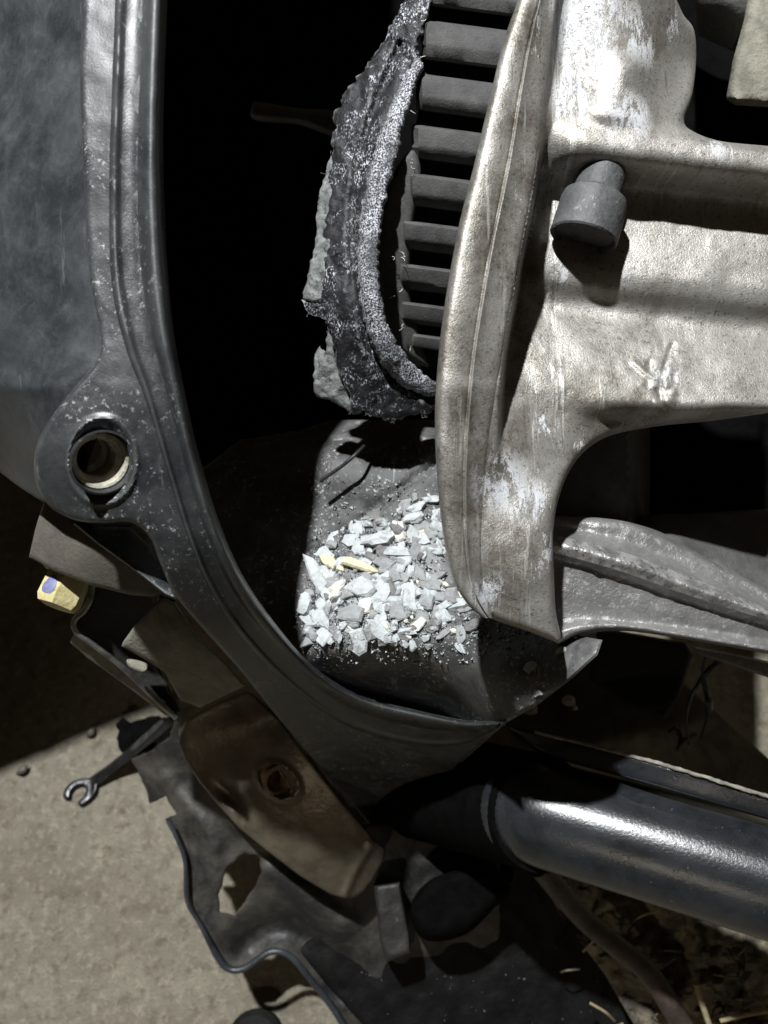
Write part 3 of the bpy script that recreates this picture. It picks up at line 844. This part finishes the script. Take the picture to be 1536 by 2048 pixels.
def chip(px, py, ln, wd, ang, th, mat, name="plastic_shard", lift=0.0, tiltv=.25, spl=False):
    a, u, v, n = bed_frame(px, py)
    s = .30 / F
    c, sn = math.cos(R(ang)), math.sin(R(ang))
    # angle measured in the picture, down-right positive
    e1 = c * u - sn * v if (v @ UP) > 0 else c * u + sn * v
    e2 = np.cross(n, e1)
    n2 = n + random.uniform(-tiltv, tiltv) * e1 + random.uniform(-tiltv, tiltv) * e2
    n2 /= np.linalg.norm(n2)
    e1 = e1 - (e1 @ n2) * n2; e1 /= np.linalg.norm(e1)
    e2 = np.cross(n2, e1)
    k = random.choice([7, 8, 9, 10])
    ring = []
    for i in range(k):
        t = 2 * math.pi * (i + random.uniform(-.25, .25)) / k
        q = random.uniform(.66, 1.2)
        x, y = math.cos(t), math.sin(t)
        x = math.copysign(abs(x) ** .75, x); y = math.copysign(abs(y) ** .75, y)
        if spl: y *= 1 - .35 * max(0, x)
        ring.append((x * q * ln / 2 * s * 1.05, y * q * wd / 2 * s * 1.05))
    th = th * .001
    V = []
    for z, k2 in ((0, .96), (th * .75, 1.0), (th, random.uniform(.7, .92))):
        for x, y in ring:
            V.append(a + e1 * x * k2 + e2 * y * k2 + n2 * (z - .0006 + lift * .001 + random.uniform(-.28, .28) * th))
    V.append(a + n2 * (th * random.uniform(.95, 1.2) - .0006 + lift * .001))
    fs = []
    for r_ in range(2):
        for i in range(k):
            j = (i + 1) % k
            fs.append([r_ * k + i, r_ * k + j, (r_ + 1) * k + j, (r_ + 1) * k + i])
    fs += [[2 * k + i, 2 * k + (i + 1) % k, 3 * k] for i in range(k)]
    fs.append(list(range(k))[::-1])
    o = obj(name, V, fs, MAT[mat], None, 20)
    return o
GR = "broken bits in the bowl"
named = [
 (638, 1160, 128, 28, 60, 2.2, 'chip_white', 1.5, "long white splinter leaning at the left end of the debris pile"),
 (664, 1133, 68, 22, 35, 2.0, 'chip_yellow', 1.2, "short yellow splinter beside the long white one"),
 (720, 1135, 104, 24, 22, 2.0, 'chip_yellow', 1.4, "long yellow cream splinter across the debris pile"),
 (612, 1213, 56, 27, 80, 3.0, 'chip_white', .5, "rounded white lump at the shadow's left edge of the pile"),
 (646, 1237, 48, 33, 50, 3.2, 'chip_white', .5, "rounded white lump low at the left of the pile"),
 (678, 1180, 38, 25, -32, 2.4, 'chip_cream', 1.2, "small cream block right of the long white splinter"),
 (724, 1182, 62, 46, 15, 3.2, 'chip_white', .8, "rough white lump in the middle of the debris pile"),
 (763, 1083, 74, 32, -12, 3.0, 'chip_white', 1.2, "jagged white shard at the top of the pile"),
 (797, 1109, 70, 19, 2, 2.2, 'chip_white', 1.6, "narrow white slat lying level near the pile's centre"),
 (768, 1047, 30, 22, 10, 2.2, 'chip_white', .6, "small white chip topmost by the dirt crease"),
 (800, 1062, 50, 36, 35, 2.0, 'chip_cream', .6, "pinkish grey flake above the narrow white slat"),
 (836, 1070, 32, 13, -12, 1.6, 'chip_yellow', .8, "tiny cream sliver beside the housing rim"),
 (856, 1103, 72, 54, 10, 1.6, 'chip_grey', .4, "broad flat pale grey plate next to the rim"),
 (789, 1150, 30, 60, -15, 2.0, 'chip_grey', .8, "upright grey piece below the narrow slat"),
 (828, 1039, 52, 24, -8, 2.4, 'chip_white', .6, "white chip by the dirt crease near the rim"),
 (834, 1018, 42, 20, -20, 2.2, 'chip_white', .4, "upper white chip under the belt near the rim"),
 (862, 1000, 44, 17, -8, 2.0, 'chip_white', .4, "highest white chip tucked against the rim"),
 (874, 1057, 32, 28, 0, 2.4, 'chip_white', .6, "white chip half hidden behind the rim"),
 (766, 1190, 32, 60, 10, 2.6, 'chip_white', 1.0, "tall white piece right of the rough lump"),
 (784, 1180, 18, 36, -20, 1.8, 'chip_dark', 1.8, "dark brown chip standing among white pieces"),
 (820, 1200, 28, 54, 8, 2.6, 'chip_white', .8, "upright white tooth shaped piece low right"),
 (706, 1232, 52, 38, 15, 2.0, 'chip_grey', .8, "flat dark grey flake low in the pile"),
 (760, 1258, 54, 28, 42, 2.0, 'chip_white', 1.2, "pointed white flake on the front slope of the pile"),
 (816, 1263, 34, 18, -15, 2.0, 'chip_white', .4, "small white chip on the dark front slope"),
 (856, 1196, 42, 22, 20, 2.4, 'chip_white', .4, "white chip low beside the rim's shadow"),
 (862, 1160, 66, 18, -24, 1.2, 'chip_grey', .8, "grey fibrous strip slanting up to the rim"),
 (836, 1150, 40, 30, 20, 1.8, 'chip_grey', .5, "grey flake between the plate and the strip"),
 (742, 1115, 44, 20, 25, 1.6, 'chip_dark', .3, "dark grey sliver above the long yellow splinter"),
]
for px, py, ln, wd, an, th, mt, lf, lab in named:
    tag(chip(px, py, ln, wd, an, th, mt, lift=lf, spl=('splinter' in lab)), lab, "debris", GR)
# small chips nobody could tell apart
k = 0
while k < 290:
    px, py = (random.gauss(760, 95), random.gauss(1190, 62)) if k % 2 else (random.uniform(605, 930), random.uniform(990, 1300))
    line = 1100 - (px - 600) * .62
    if not (603 < px < 1010) or py < line + 12 or py > 1290 + .22 * max(0, px - 850) or (px > 890 and py < 1190):
        continue
    z = random.uniform(9, 20) if k > 160 else random.uniform(22, 44)
    o = chip(px, py, z, z * random.uniform(.45, .9), random.uniform(0, 180), random.uniform(.9, 2.2),
             random.choices(['chip_white', 'chip_grey', 'chip_dark', 'chip_cream'], [5, 4, 1.0, .8])[0], "plastic_chip", random.uniform(0, 1.3))
    tag(o, "tiny chip of broken plastic scattered through the debris pile", "debris", "tiny chips in the debris pile")
    k += 1
# crumbs: uncountable
V, fs = [], []
for _ in range(4200):
    if random.random() < .40:
        px, py = random.gauss(800, 130), random.gauss(1255, 38)
    elif random.random() < .88:
        px, py = random.uniform(610, 890), random.uniform(1060, 1270)
        if py < 1112 - (px - 600) * .6: continue
    else:
        px, py = random.uniform(620, 900), random.uniform(960, 1100)
    if py > 1330 + .25 * max(0, px - 900) or px > 1180 or px < 590: continue
    a = P(px, py, float(bd_(px, py)))
    r_ = abs(random.gauss(0, .00042)) + .00012
    b = len(V)
    for dx, dy, dz in ((1, 0, 0), (-1, 0, 0), (0, 1, 0), (0, -1, 0), (0, 0, 1), (0, 0, -1)):
        V.append(a + r_ * random.uniform(.5, 1.4) * np.array((dx, dy, dz)) - FWD * .0003)
    for i in (0, 1):
        for j in (2, 3):
            for q in (4, 5):
                fs.append([b + i, b + j, b + q])
cr = obj("crumbs", V, fs, MAT['crumb'], None, 0)
tag(cr, "fine pale crumbs dusted over the bowl", None, None, "stuff")
# greyish pale lumps on the bowl's bent lip
for (x, y, l_, w_, lab) in [(1060, 1335, 34, 18, "pale flake stuck on the bowl lip"), (1122, 1302, 26, 16, "pale flake under the housing tip"), (1075, 1385, 24, 14, "small pale flake low on the bowl lip")]:
    tag(chip(x, y, l_, w_, -20, 1.0, 'chip_grey'), lab, "debris", GR)

# ================================================================== FRAME BRACKET
br = root("frame_bracket", 700, 1790, .40, "brown painted steel frame bracket with a threaded hole", "bracket")
brd = tps([(365, 1440, .390), (490, 1385, .388), (560, 1560, .376), (460, 1590, .384), (650, 1700, .382), (700, 1620, .376), (770, 1700, .388), (700, 1790, .395), (730, 1770, .397), (400, 1540, .392), (600, 1450, .378), (720, 1700, .381)])
def br_fn(X, Y):
    d = brd(X, Y)
    cx, cy = X - 556, Y - 1562
    r1 = np.hypot((cx * .8 + cy * .6) / 52, (cx * .6 - cy * .8) / 36)
    d = d - .0016 * np.exp(-((r1 - .88) / .16) ** 2) + .001 * (r1 < .8)
    cx, cy = X - 465, Y - 1592
    r2 = np.hypot((cx * .72 + cy * .69) / 56, (cx * .69 - cy * .72) / 26)
    d = d + .0055 * np.exp(-(r2 / .7) ** 2) - ridge(X, Y, [(742, 1690), (716, 1730), (690, 1790)], 9, .003)
    return d + .0004 * fbm(X / 50, Y / 50, 3) - ridge(X, Y, [(366, 1500), (420, 1470), (500, 1440), (540, 1420)], 22, .0012)
bh = [(557 + 27 * math.cos(t) * .8 - 17 * math.sin(t) * .6, 1563 + 27 * math.cos(t) * .9 + 15 * math.sin(t) * .8) for t in np.linspace(0, 2 * math.pi, 44, endpoint=False)]
bplate = relief("plate", [(360, 1462), (372, 1440), (400, 1422), (440, 1402), (492, 1382), (508, 1390), (560, 1440), (620, 1520), (690, 1610), (748, 1678), (772, 1698), (770, 1716), (748, 1758), (728, 1784), (708, 1796), (688, 1797), (660, 1788), (600, 1752), (540, 1706), (478, 1656), (440, 1614), (400, 1566), (370, 1522), (358, 1490)],
       br_fn, MAT['bracket'], br, 5, holes=[bh], thick=.004, edge=(7, .0014), smooth=False)
lathe("threaded_insert", P(557, 1563, .376), FWD * .8 + UP * .1 - RT * .5, [(.0006, .0076), (.0006, .0056)] + [(.0012 + .0008 * i, .0054 if i % 2 else .0060) for i in range(16)] + [(.0145, .0076)], MAT['copper'], bplate, 36, caps=False)

# ================================================================== LEFT SMALL PARTS
gp = relief("guard_plate", [(88, 1000), (150, 1030), (260, 1048), (310, 1090), (345, 1180), (310, 1194), (260, 1190), (180, 1170), (108, 1142), (58, 1114), (70, 1060)],
       tps([(88, 1000, .268), (345, 1190, .262), (60, 1115, .272), (200, 1100, .258), (260, 1190, .266)]), MAT['plate'], None, 8, thick=.004, smooth=False, edge=(8, .0014))
tag(gp, "grey brown curved plate under the cover's bolt boss", "plate")
nut = root("flange_bolt", 130, 1230, .30, "yellow zinc bolt head with a blue paint mark", "bolt")
nax = -UP * .80 - FWD * .30 - RT * .28; nax /= np.linalg.norm(nax)
nb = P(142, 1152, .285)
def hexprism(name, base, axis, r, h, mat, parent, rot=0, dome=.0006):
    axis = axis / np.linalg.norm(axis)
    u = np.cross(axis, [0, 0, 1.0]); u /= np.linalg.norm(u); v = np.cross(axis, u)
    V, prof = [], [(0, 1), (h * .82, 1), (h, .86), (h + dome, .6)]
    for z, k_ in prof:
        for i in range(6):
            t = rot + math.pi * i / 3
            V.append(base + axis * z + r * k_ * (math.cos(t) * u + math.sin(t) * v))
    fs = [[q * 6 + i, q * 6 + (i + 1) % 6, q * 6 + 6 + (i + 1) % 6, q * 6 + 6 + i] for q in range(3) for i in range(6)]
    fs += [list(range(6))[::-1], list(range(18, 24))]
    return obj(name, V, fs, mat, parent, 30)
bhead = hexprism("bolt_head", nb, nax, .0080, .0115, MAT['zinc'], nut, .30)
def face_mark(base, axis, r, h, rot):
    """paint dab on the hex flat that looks most to the left"""
    u = np.cross(axis, [0, 0, 1.0]); u /= np.linalg.norm(u); v = np.cross(axis, u)
    best = max(range(6), key=lambda i: (math.cos(rot + math.pi * (i + .5) / 3) * u + math.sin(rot + math.pi * (i + .5) / 3) * v) @ (-RT * .75 - FWD * .65))
    t = rot + math.pi * (best + .5) / 3
    n = math.cos(t) * u + math.sin(t) * v
    w_ = np.cross(axis, n)
    c = base + n * (r * .866 + .00015) + axis * h * .52
    V = [c + n * z + k_ * (math.cos(a) * w_ * r * .36 + math.sin(a) * axis * h * .30) * (1 + .12 * math.sin(3 * a)) for z, k_ in ((0, 1), (.0003, .85)) for a in np.linspace(0, 6.283, 14, endpoint=False)]
    fs = [[i, (i + 1) % 14, 14 + (i + 1) % 14, 14 + i] for i in range(14)] + [list(range(14, 28))]
    return obj("paint_mark", V, fs, MAT['blue'], bhead, 40)
face_mark(nb, nax, .0080, .0115, .30)
lathe("washer", nb + nax * -.0016, nax, [(0, .0096), (.0004, .0102), (.0014, .0102), (.0018, .0094)], MAT['zinc'], bhead, 30)

stp = root("strap_bracket", 350, 1430, .32, "black strap bracket with bright worn steel edge beside the bolt", "bracket")
relief("web", [(180, 1160), (250, 1185), (320, 1190), (352, 1200), (330, 1240), (300, 1290), (320, 1340), (360, 1420), (350, 1440), (290, 1385), (220, 1325), (160, 1275), (150, 1245), (178, 1215)],
       tps([(180, 1160, .290), (350, 1200, .288), (160, 1270, .294), (300, 1290, .306), (350, 1430, .312), (240, 1240, .298)]), MAT['strap'], stp, 8, thick=.004, smooth=False, edge=(8, .001))
tube("worn_edge", [(184, 1164, .287), (183, 1195, .287), (168, 1222, .288), (149, 1240, .289), (152, 1262, .290), (190, 1292, .292), (240, 1330, .296), (295, 1382, .303), (352, 1436, .309)], .0011, MAT['steel'], stp, 8)
relief("side_flange", [(150, 1262), (200, 1298), (270, 1350), (352, 1436), (330, 1430), (250, 1370), (180, 1320), (140, 1285)], tps([(150, 1262, .293), (352, 1436, .311), (140, 1285, .30), (250, 1370, .308)]), MAT['olive'], stp, 7, thick=.003, smooth=False)
oc = relief("olive_bracket", [(328, 1195), (352, 1206), (400, 1280), (455, 1330), (490, 1372), (400, 1415), (360, 1400), (330, 1345), (300, 1325), (243, 1292), (246, 1284), (270, 1250)],
       tps([(328, 1195, .262), (490, 1372, .285), (243, 1292, .282), (360, 1400, .30), (340, 1270, .268)]), MAT['olive'], None, 7, thick=.006, smooth=False, edge=(10, .0016))
tag(oc, "dusty olive grey bracket tucked under the black cover's rim", "bracket")
tag(relief("dirt_lump", [(255, 1318), (290, 1325), (296, 1338), (285, 1346), (258, 1334)], lambda X, Y: .284 + 0 * X, MAT['olive'], None, 5, thick=.003, edge=(6, .001)), "small lump of dirt below the olive bracket", "dirt")
tag(relief("dirt_lump", [(308, 1188), (318, 1184), (316, 1204), (306, 1206)], lambda X, Y: .272 + 0 * X, MAT['olive'], None, 4, thick=.002, edge=(4, .001)), "pale dirt speck at the tip of the guard plate", "dirt")

# ================================================================== WRENCH ON THE FLOOR
wr = root("wrench", 160, 1590, float(floor_d(160, 1590)), "dark open end wrench sticking out over the concrete floor", "wrench")
def wd(X, Y):
    return floor_d(X, Y, .006 + .10 * np.clip((np.asarray(X) - 180) / 180, 0, 1) ** 1.5 * .6)
head = [(176, 1556), (192, 1562), (190, 1585), (176, 1602), (160, 1611), (156, 1604), (166, 1594), (172, 1580), (166, 1570), (152, 1572), (141, 1583), (138, 1596), (127, 1596), (128, 1582), (138, 1568), (152, 1560)]
relief("jaw", head, wd, MAT['wrench'], wr, 3, thick=.008, edge=(4, .001))
relief("shank", [(172, 1562), (215, 1530), (265, 1490), (312, 1452), (340, 1432), (352, 1440), (330, 1462), (284, 1500), (232, 1540), (188, 1574)], wd, MAT['wrench'], wr, 4, thick=.007, edge=(7, .002))
relief("bright_face", [(262, 1494), (300, 1458), (322, 1440), (326, 1446), (300, 1472), (268, 1500)], lambda X, Y: wd(X, Y) - .0012, MAT['steel'], wr, 4, thick=.002)

rg = relief("shade_clump", [(246, 1434), (262, 1444), (290, 1436), (318, 1432), (345, 1440), (330, 1470), (300, 1500), (262, 1518), (240, 1500), (232, 1474), (238, 1462), (230, 1450)], lambda X, Y: floor_d(X, Y, .012) + .002 * fbm(X / 10, Y / 10, 3), MAT['shade_black'], None, 5, thick=.01, smooth=False, rough=4, rscale=6)  # black patch added in place of a shadow behind the shank
tag(rg, "ragged black patch put in for the shade behind the wrench shank", "shade patch")
# ================================================================== SKID PLATE
sk = root("skid_plate", 480, 1940, .42, "dirty black plastic skid plate with a notched left edge", "skid plate")
skd = tps([(345, 1440, .40), (262, 1520, .42), (300, 1605, .425), (370, 1720, .415), (400, 1850, .42), (460, 1940, .425), (540, 1900, .425), (690, 2060, .44), (900, 2060, .45), (900, 1750, .42), (600, 1750, .42), (480, 1660, .41), (480, 1800, .422)])
sk_out = [(352, 1440), (338, 1474), (300, 1502), (262, 1518), (280, 1552), (300, 1606), (332, 1592), (352, 1628), (330, 1638), (350, 1668), (368, 1720), (372, 1800), (400, 1852), (432, 1912), (456, 1940), (492, 1938), (540, 1902), (580, 1908), (620, 1955), (660, 2010), (700, 2080), (1000, 2080), (1000, 1700), (820, 1640), (600, 1660), (460, 1600), (370, 1510)]
relief("sheet", sk_out, lambda X, Y: skd(X, Y) + .0015 * fbm(X / 60, Y / 60, 3) + ridge(X, Y, [(500, 1890), (540, 1860), (600, 1870), (680, 1960)], 40, .012) - ridge(X, Y, [(540, 1740), (620, 1800), (680, 1850)], 30, .008) - ridge(X, Y, [(330, 1560), (420, 1680), (430, 1760)], 22, .004), MAT['skid'], sk, 6, holes=[[(455, 1735), (490, 1706), (518, 1712), (524, 1745), (504, 1782), (486, 1806), (470, 1830), (440, 1822), (436, 1790)]], thick=.004, smooth=False, edge=(8, .001), rough=3, rscale=10)
tube("rolled_edge", [(336, 1642, .408), (352, 1672, .408), (370, 1722, .409), (374, 1800, .412), (402, 1852, .414), (434, 1912, .418), (458, 1938, .419), (490, 1936, .419), (540, 1904, .42), (580, 1912, .421), (620, 1958, .425), (665, 2015, .43), (710, 2090, .435)], [.0011] * 5 + [.0017] * 8, MAT['lip'], sk, 10)
relief("shade_panel", [(590, 1900), (660, 1850), (760, 1820), (1000, 1700), (1150, 1740), (1340, 2090), (760, 2090), (690, 2010)], lambda X, Y: .435 + .0012 * fbm(X / 30, Y / 30, 4), MAT['skid_shade'], sk, 9, thick=.01, smooth=False, edge=(10, .003))  # near-black panel painted for the shade under the machine
sb = relief("grey_block", [(748, 1772), (800, 1764), (806, 1800), (820, 1870), (822, 1905), (772, 1924), (760, 1880)], lambda X, Y: .398 + .001 * fbm(X / 40, Y / 40, 3), MAT['strap'], None, 7, thick=.025, smooth=False, edge=(8, .003))
tag(sb, "small grey block standing in the dark below the bracket", "block")
rb = relief("rubber_mount", [(860, 1760), (960, 1730), (988, 1738), (1018, 1768), (1020, 1790), (990, 1815), (930, 1870), (850, 1880), (820, 1820)], lambda X, Y: .385 + .0008 * fbm(X / 40, Y / 40, 3) - .004 * np.exp(-((X - 1000) / 30) ** 2), MAT['shade_black'], None, 9, thick=.03, edge=(24, .012))  # shade over the mount painted into its near-black colour
tag(rb, "dark rounded mount with one lit corner below the tube", "mount")
kn = lathe("floor_cap", P(515, 2080, float(floor_d(515, 2080))), (0, 0, 1), [(0, .016), (.012, .016), (.016, .013), (.017, .006)], MAT['black'], None, 30)
tag(kn, "black round cap on the floor at the bottom edge", "cap")

# ================================================================== FRAME TUBE AND MUDDY UNDERTRAY
ft = root("frame_tube", 1300, 1790, .36, "glossy black frame tube running to the lower right", "frame tube")
tube("tube_body", [(1046, 1616, .3365), (1080, 1625, .3255), (1330, 1697, .308), (1700, 1808, .286)], [.0206, .0206, .0206, .0204], MAT['tube'], ft, 48, step=12)
relief("top_flange", [(1000, 1446), (1100, 1470), (1300, 1520), (1540, 1592), (1700, 1640), (1700, 1690), (1540, 1640), (1300, 1570), (1085, 1510)], tps([(1000, 1446, .352), (1700, 1640, .273), (1700, 1690, .276), (1085, 1510, .329), (1300, 1545, .3005), (1540, 1592, .285)]), MAT['tube'], ft, 8, thick=.006, smooth=False, edge=(10, .002))
tube("shade_sleeve", [(790, 1552, .450), (900, 1580, .400), (1000, 1604, .358), (1086, 1626, .3240)], [.0300, .0266, .0244, .0226], MAT['shade_black'], ft, 40, step=10)  # added near-black sleeve standing in for shade on the tube's left end
tube("dusty_edge", [(1070, 1464, .330), (1300, 1522, .3005), (1540, 1594, .284), (1700, 1642, .273)], .0007, MAT['dirt_edge'], ft, 8, jag=.3)
tube("weld_bead", [(1078, 1726, .330), (1180, 1758, .320), (1330, 1804, .304), (1560, 1878, .288)], [.0005, .0009, .0008, .0008], MAT['dirt_edge'], ft, 8, jag=.4)
mp = relief("muddy_plate", [(1000, 1440), (1080, 1380), (1200, 1290), (1260, 1310), (1376, 1370), (1440, 1430), (1540, 1520), (1700, 1660), (1700, 1700), (1300, 1600), (1050, 1500)],
       tps([(1000, 1440, .40), (1200, 1290, .42), (1376, 1370, .425), (1700, 1660, .425), (1300, 1560, .40), (1200, 1450, .405), (1700, 1700, .41)]), MAT['mudplate'], None, 9, thick=.005, smooth=False, edge=(8, .002))
tag(mp, "grey brown muddy plate between the housing arm and the tube", "plate")
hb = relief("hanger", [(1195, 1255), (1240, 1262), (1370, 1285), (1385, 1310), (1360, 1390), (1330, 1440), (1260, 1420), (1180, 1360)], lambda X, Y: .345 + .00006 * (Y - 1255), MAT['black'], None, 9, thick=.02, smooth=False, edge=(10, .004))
tag(hb, "black hanger block in the shade beneath the housing arm", "hanger")
sl = relief("steel_strip", [(1380, 1292), (1480, 1310), (1640, 1345), (1640, 1400), (1536, 1355), (1460, 1330), (1400, 1310)], lambda X, Y: .30 + 0 * X, MAT['arm'], None, 8, thick=.006, smooth=False, edge=(8, .002))
tag(sl, "rust stained metal strip beneath the arm at the right edge", "strip")
tag(tube("twig", [(1442, 1320, .33), (1415, 1345, .335), (1395, 1370, .34), (1380, 1400, .35), (1372, 1440, .38), (1378, 1490, .40)], [.0012, .0014, .001, .0008, .0006, .0004], MAT['wire'], None, 8, jag=.25), "dark bent twig hanging over the concrete patch", "twig")
tag(tube("twig", [(1412, 1312, .33), (1405, 1345, .335), (1412, 1380, .338), (1418, 1410, .34), (1414, 1440, .37), (1400, 1480, .40)], [.0005, .0006, .0012, .0014, .0007, .0004], MAT['wire'], None, 8, jag=.25), "thin dark stalk crossing the bent twig", "twig")
tag(tube("twig", [(1338, 1465, .402), (1352, 1455, .40), (1362, 1475, .40), (1356, 1500, .402), (1366, 1480, .398), (1390, 1470, .402)], .0010, MAT['pipe'], None, 8, jag=.3), "knotted brown root on the muddy plate", "twig")
for x, y, s_, lab in [(1060, 1418, 17, "white pebble at the left corner of the muddy plate"), (1138, 1402, 15, "white pebble on the muddy plate"), (1150, 1416, 8, "tiny pebble beside the white pebble on the muddy plate"), (1222, 1325, 20, "pale dirt clod under the housing arm")]:
    o = relief("pebble", [(x + s_ * random.uniform(.75, 1.15) * math.cos(t), y + s_ * .75 * random.uniform(.75, 1.15) * math.sin(t)) for t in np.linspace(0, 6.283, 8, endpoint=False)], lambda X, Y: .398 + 0 * X, MAT['chip_cream'] if y > 1350 else MAT['olive'], None, 4, thick=.003, edge=(s_ * .8, .002))
    tag(o, lab, "pebble")

ut = relief("undertray", [(1050, 1690), (1300, 1770), (1700, 1880), (1700, 2120), (1310, 2120), (1210, 1950), (1120, 1830)], lambda X, Y: .425 - .00003 * (Y - 1700) + .012 * fbm(X / 90, Y / 90, 4) + .005 * fbm(X / 22, Y / 22, 3), MAT['mud'], None, 8, thick=.01, smooth=False)
tag(ut, "mud caked undertray below the frame tube", "undertray")
tag(tube("pipe", [(1080, 1735, .375), (1160, 1830, .385), (1230, 1890, .388), (1300, 1950, .39), (1370, 2060, .39)], .0052, MAT['pipe'], None, 16), "thin rusty brown pipe slanting across the muddy undertray", "pipe")
for i in range(26):
    x, y = random.uniform(1120, 1536), random.uniform(1800, 2048)
    if y < 1760 + (x - 1100) * .28: continue
    a, L = random.uniform(0, 3.14), random.uniform(18, 70)
    big = (i == 3)
    c_ = random.uniform(-12, 12)
    o = tube("straw", [(x, y, .408), (x + math.cos(a) * L / 2 + c_, y + math.sin(a) * L / 2, .404), (x + math.cos(a) * L, y + math.sin(a) * L, .412)], random.uniform(.0003, .0007), MAT[random.choice(['straw', 'pipe', 'mud', 'mud'])], None, 6)
    tag(o, "short dry stalk caught in the mud of the undertray", "straw", "dry stalks in the mud")
tag(tube("straw", [(1392, 1968, .375), (1405, 2010, .375), (1422, 2060, .375)], .0014, MAT['straw'], None, 8), "thick pale straw at the bottom right corner", "straw")
tag(tube("straw", [(1440, 2042, .375), (1490, 2030, .375), (1560, 2018, .375)], .0010, MAT['straw'], None, 8), "pale straw lying level at the bottom right corner", "straw")
# pebbles and grit on the floor
for i, (x, y, s_, lab) in enumerate([(45, 1540, 11, "curled brown flake on the floor left of the wrench"), (182, 1465, 6, "small dirt crumb on the shaded floor above the wrench"), (350, 1648, 0, "")]):
    if not s_: continue
    o = tube("flake", [(x - s_, y + 8, float(floor_d(x, y)) - .002), (x, y, float(floor_d(x, y)) - .005), (x + s_, y - 10, float(floor_d(x, y)) - .003)], [.0008, .0026, .0006], MAT['plate'], None, 8, step=3)
    tag(o, lab, "flake")
